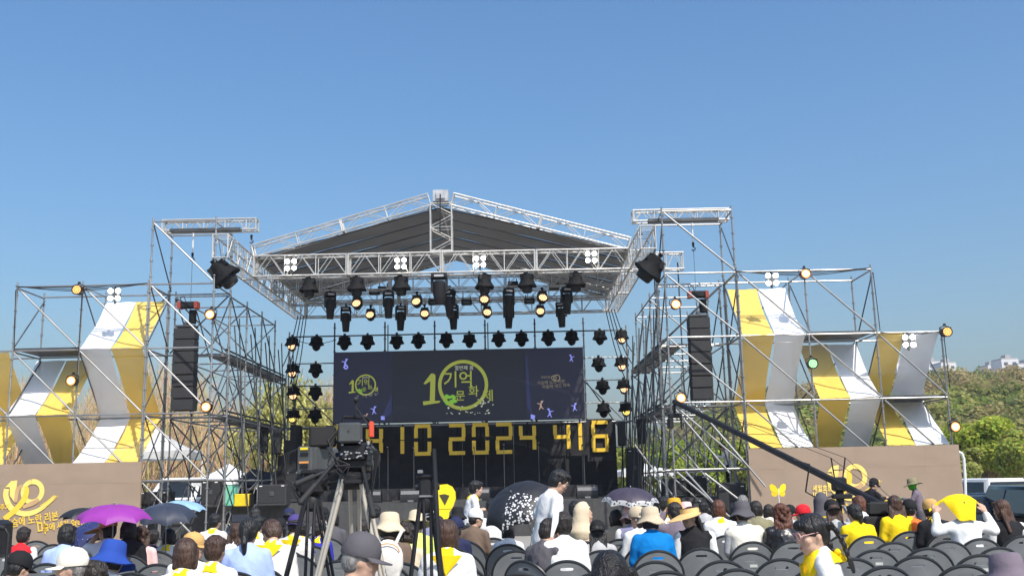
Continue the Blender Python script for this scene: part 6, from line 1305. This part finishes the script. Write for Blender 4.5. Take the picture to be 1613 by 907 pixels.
umbrella('bright purple umbrella at the left', at(180, 795, 11.2), .40, .16, (.04, -.10, 1), UP, shaft=.62)
umbrella('black umbrella mostly hidden behind the purple one', at(142, 800, 13.5), .36, .17, (.1, .1, 1), UB)
umbrella('navy umbrella with sparkles tipped left below the purple one', at(133, 827, 11.8), .30, .15, (-.35, -.45, 1), STAR)
umbrella('dark blue dotted umbrella right of the purple one', at(262, 794, 12.0), .35, .17, (.05, -.22, 1), UD, POLKA, spin=1.3)
umbrella('light blue umbrella peeking out behind the dotted one', at(293, 789, 14.5), .30, .10, (.15, -.05, 1), UL)
umbrella('black umbrella with white flower band left of the standing man', at(806, 776, 11.4), .42, .20, (-.5, -.62, 1), UB, FLOW, spin=4.4)
umbrella('plum parasol with grey lace border', at(993, 769, 12.6), .35, .17, (.03, -.2, 1), UM, None, LACE)
# small carried things
def bag(): pass
p_ = at(612, 872, 8.6); t = thing('backpack', 'white backpack on the back of the dotted bucket hat wearer', 'backpack', (p_.x, p_.y - .05, p_.z - .2)); CRM = cloth('cream canvas', (.74, .70, .64)); b = MB(); b.ell((0, 0, .15), (.13, .065, .17), 16, 12); b.box((0, 0, .1), (.2, .08, .16)); part('pack', remesh(b, 'pack', .012, 5, .004), CRM, t); [MB().sweep([(q * .06, -.01, .27), (q * .09, .02, .34), (q * .11, .10, .39)], .014, 6).build('strap', CRM, t) for q in (-1, 1)]; b = MB(); b.sweep([(.1 * math.cos(a), -.045 - .02 * math.sin(a), .22 + .07 * math.sin(a)) for a in [R(15 * i) for i in range(13)]], .005, 5); b.build('piping', ORTAG, t)
p_ = at(1394, 797, 18.8); t = thing('photo_camera', 'photo camera with long pale lens held by the masked photographer', 'camera', at(1375, 790, 19.2)); b = MB(); b.bbox((0, 0, 0), (.15, .1, .11), .02); b.build('body', BLACK, t); b = MB(); M = Matrix.Rotation(R(115), 4, 'Y'); b.lathe([(.035, .05), (.045, .1), (.045, .2), (.052, .24), (.052, .36), (.04, .36)], 14, M); b.build('lens', WHITEP, t); b = MB(); b.lathe([(.047, .12), (.047, .15)], 14, M); b.lathe([(.0535, .26), (.0535, .28)], 14, M); b.build('ring', BLACK, t)
t = thing('phone', 'dark phone held up beside the light blue jacket', 'phone', at(378, 816, 9.6), (R(70), 0, .1)); b = MB(); b.bbox((0, 0, 0), (.155, .075, .009), .003); b.build('case', BLACK, t); b = MB(); b.box((0, 0, .0055), (.145, .066, .001)); b.build('screen', GLASS, t)
t = thing('equipment_case', 'silver edged flight case on the ground before the stage', 'case', (at(362, 830, 17.5).x, 17.5, 0)); b = MB(); b.bbox((0, 0, .3), (.75, .5, .6), .012); b.build('box', BLACK, t); b = MB()
for z in (.02, .6): b.box((0, -.255, z), (.78, .02, .03)); b.box((0, .255, z), (.78, .02, .03))
for s in (-1, 1): b.box((s * .38, -.255, .3), (.03, .02, .58))
b.build('edge_trim', STEEL, t)
t = thing('paper_fan', 'pale paper fan held up beside the man in plain white', 'fan', at(873, 824, 9.2), (0, R(14), R(20))); b = MB(); b.prism([(-.012, -.12), (.012, -.12), (.035, .02), (.02, .13), (-.03, .10)], -.003, .003); b.build('leaf', WHITEP, t)
wc = thing('wheelchair', 'black wheelchair with padded headrest among the right rows', 'wheelchair', (at(1374, 800, 13.6).x, 13.5, 0)); b = MB(); b.bbox((0, -.12, 1.06), (.30, .09, .18), .03); b.build('headrest', RUBBER, wc); b = MB(); b.bbox((0, -.13, .72), (.42, .08, .5), .03); b.build('backrest', RUBBER, wc); b = MB(); b.bbox((0, .1, .46), (.44, .44, .08), .02); b.build('seat', RUBBER, wc)
for s in (-1, 1): M = Matrix.Translation((s * .27, 0, .28)) @ Matrix.Rotation(PI / 2, 4, 'Y'); b = MB(); b.lathe([(.25, -.02), (.28, -.02), (.28, .02), (.25, .02), (.25, -.02)], 24, M, caps=False); b.tube((s * .27 - .02, 0, .28), (s * .27 + .02, 0, .28), .05, n=10); b.build('wheel', RUBBER, wc); b = MB(); b.bbox((s * .24, .08, .68), (.06, .34, .04), .01); b.build('armrest', RUBBER, wc)
# ================================================================== CHAIRS
CH = mat('dark grey moulded plastic', (.185, .195, .198), .40, var=.14, vscale=5, bump=.15, bscale=120, dark=(.26, .26, .25), dscale=3, damt=.5); CHR_ = mat('black chair rim tube', (.02, .022, .023), .35, var=.1); CHS = mat('chair steel leg', (.10, .10, .105), .4, .5)
def arch(wd, z0, z1, n=26, e=2.0):
    P = [(-wd, z0)]
    for i in range(n + 1): a = PI - PI * i / n; P.append((wd * math.copysign(abs(math.cos(a)) ** (2 / e), math.cos(a)), z0 + (z1 - z0) * abs(math.sin(a)) ** (2 / e)))
    P.append((wd, z0)); return P
def chair_proto():
    t = obj('folding_chair', None); til = Matrix.Translation((0, -.20, .42)) @ Matrix.Rotation(R(11), 4, 'X')
    O = arch(.222, .06, .385); n = len(O); S = []
    cx, cz = 0, .315
    for (x, z) in O: S.append((x, z))
    slot = [(.062 * math.copysign(min(1, abs(1.35 * math.cos(a))), math.cos(a)), .325 + .013 * math.sin(a)) for a in [PI + .25 - (2 * PI - .0) * i / 26 for i in range(27)]]
    b = MB(); N = 28; out = []
    full = arch(.246, .125, .380, 20)[1:-1]; bot = [(.246, .085)] + [(.246 - .492 * i / 8, .045) for i in range(0, 9)] + [(-.246, .085)]; loop = full + bot; m_ = len(loop)
    sl = [(.058 * math.copysign(abs(math.cos(a)) ** .5, math.cos(a)), .318 + .014 * math.copysign(abs(math.sin(a)) ** .5, math.sin(a))) for a in [math.atan2((z - .318) / .35, x / 1.0) for x, z in loop]]
    dish = lambda x, z: .022 - .40 * x * x
    vs = [(x, -dish(x, z), z) for x, z in loop] + [(x, -dish(x, z), z) for x, z in sl] + [(x, -dish(x, z) + .012, z) for x, z in loop] + [(x, -dish(x, z) + .012, z) for x, z in sl]; f = []
    for i in range(m_):
        j = (i + 1) % m_; f += [(i, j, m_ + j, m_ + i), (2 * m_ + i, 3 * m_ + i, 3 * m_ + j, 2 * m_ + j), (m_ + i, m_ + j, 3 * m_ + j, 3 * m_ + i), (i, 2 * m_ + i, 2 * m_ + j, j)]
    b.add(vs, f, til); b.build('backrest', CH, t, smooth=30)
    b = MB(); rim = [Vector((x, -.02 + .40 * x * x + .006, z)) for x, z in [(-.253, 0.0)] + arch(.253, .125, .388, 24)[1:-1] + [(.253, 0.0)]]; b.sweep(rim, .0140, 8, M=til); b.build('back_rim', CHR_, t)
    b = MB(); vs = []; 
    for j in range(9):
        for i in range(9): u, v_ = -1 + i / 4, -1 + j / 4; vs.append((u * .20 * (1 - .05 * v_ * v_), v_ * .20, .435 + .012 * (u * u) - .01 * v_ * v_))
    f = [(j * 9 + i, j * 9 + i + 1, (j + 1) * 9 + i + 1, (j + 1) * 9 + i) for j in range(8) for i in range(8)]; b.add(vs, f); b.add([(x, y, z - .02) for x, y, z in vs], [q[::-1] for q in f]); b.build('seat', CH, t)
    for s in (-1, 1):
        b = MB(); b.sweep([(s * .225, -.205, .43), (s * .228, -.02, .30), (s * .228, .24, .02)], .0115, 7); b.build('front_leg', CHS, t); b = MB(); b.sweep([(s * .215, .12, .42), (s * .218, -.05, .24), (s * .218, -.27, .02)], .0115, 7); b.build('rear_leg', CHS, t)
    b = MB(); b.tube((-.218, -.2, .09), (.218, -.2, .09), .009, n=6); b.build('crossbar', CHS, t)
    return t
cp = chair_proto(); KIDS[cp.name] = list(cp.children); used = False
LETM = mat('black stencil ink', (.015, .015, .015), .7); TAGM = mat('pale paper tag', (.6, .6, .55), .7)
sten = text_mesh('7088', .062, 'stencil', LETM, None, Matrix.Translation((0, -.025, 0)), extrude=.0004, bold=.001); smesh = sten.data; bpy.data.objects.remove(sten)
tagm = MB(); tagm.box((0, 0, 0), (.07, .002, .026)); tagme = tagm.mesh('paper_tag', TAGM)
def put_chair(x, y, rz, label, deco=0, group='folding chairs set out in rows'):
    global used
    if not used: o = cp; used = True; o.location = (x, y, 0); o.rotation_euler = (0, 0, rz)
    else: o = copy_tree(cp, None, (x, y, 0), (0, 0, rz)); o.name = 'folding_chair'
    tag(o, label, 'chair', group); til = Matrix.Translation((0, -.20, .42)) @ Matrix.Rotation(R(11), 4, 'X')
    if deco & 1: s = obj('stencil_number', smesh, o); s.matrix_local = til @ Matrix.Translation((.02, -.001, .17))
    if deco & 2: s = obj('paper_tag', tagme, o); s.matrix_local = til @ Matrix.Translation((.03, -.024, .265))
    return o
ROWS = [7.45, 8.3, 9.2, 10.1, 11.05, 12.0, 13.0, 14.1, 15.2]; rg = random.Random(21); spots = []
for ri, Y in enumerate(ROWS):
    half = Y * 806.5 / FPX + .3; j0 = int(-half / .56) - 1; off = rg.uniform(-.2, .2); row = []
    for j in range(j0, -j0 + 1):
        x = j * .56 + off + rg.uniform(-.03, .03)
        if abs(x) < half and not (-1.05 < x / Y * 9 < -.25 and ri < 0): row.append([x, Y + rg.uniform(-.07, .07)])
    spots.append(row)
PX = [(1322, 17.5)]
seats = [(x, y) for x, y, *_ in SEATED]
tri_spots = [tuple(o.location[:2]) for o in (tA, tB, tC)]
for x, y, lab, k, yaw in SEATED:
    put_chair(x, y - .02, R(yaw if abs(yaw) < 40 else 0), 'grey folding chair holding the ' + ' '.join(lab.split()[:9]), 0)
cx_, cy_ = at(1306, 811, 5.7).x, 5.7; mx_ = at(858, 747, 10.6).x
for ri, row in enumerate(spots):
    keep = [(x, y) for x, y in row if all(abs(x - a) > .44 or abs(y - b_) > .62 for a, b_ in seats) and all(math.hypot(x - a, y - b_) > .42 for a, b_ in tri_spots) and math.hypot(x - mx_, y - 10.6) > .5 and not (y > 12.5 and -4.2 < x < 2.5 and rg.random() < .8)]
    for q, (x, y) in enumerate(keep): put_chair(x, y, rg.uniform(-.07, .07), 'empty dark grey folding chair, %s row from the camera, %s from the left' % (ORD[ri], ORD[q]), rg.choice((0, 1, 0, 1, 1, 2, 3, 0)))
for k_, pr in PROT.items():
    if not pr[1]: bpy.data.objects.remove(pr[0])
bpy.data.scenes.remove(TMP)
# ================================================================== AIR
hz_ = MB(); hz_.box((60, 330, 34), (1300, 720, 71.2)); hz_ = hz_.build('haze', None, smooth=0); tag(hz_, 'faint spring haze in the air', kind='stuff')
hm = bpy.data.materials.new('thin haze'); hm.use_nodes = True; n_ = hm.node_tree.nodes; n_.remove(n_['Principled BSDF']); pv_ = n_.new('ShaderNodeVolumePrincipled'); pv_.inputs['Color'].default_value = (.80, .86, .93, 1); pv_.inputs['Density'].default_value = 0.00042; pv_.inputs['Anisotropy'].default_value = 0.2
hm.node_tree.links.new(pv_.outputs[0], n_['Material Output'].inputs['Volume']); hz_.data.materials.append(hm)
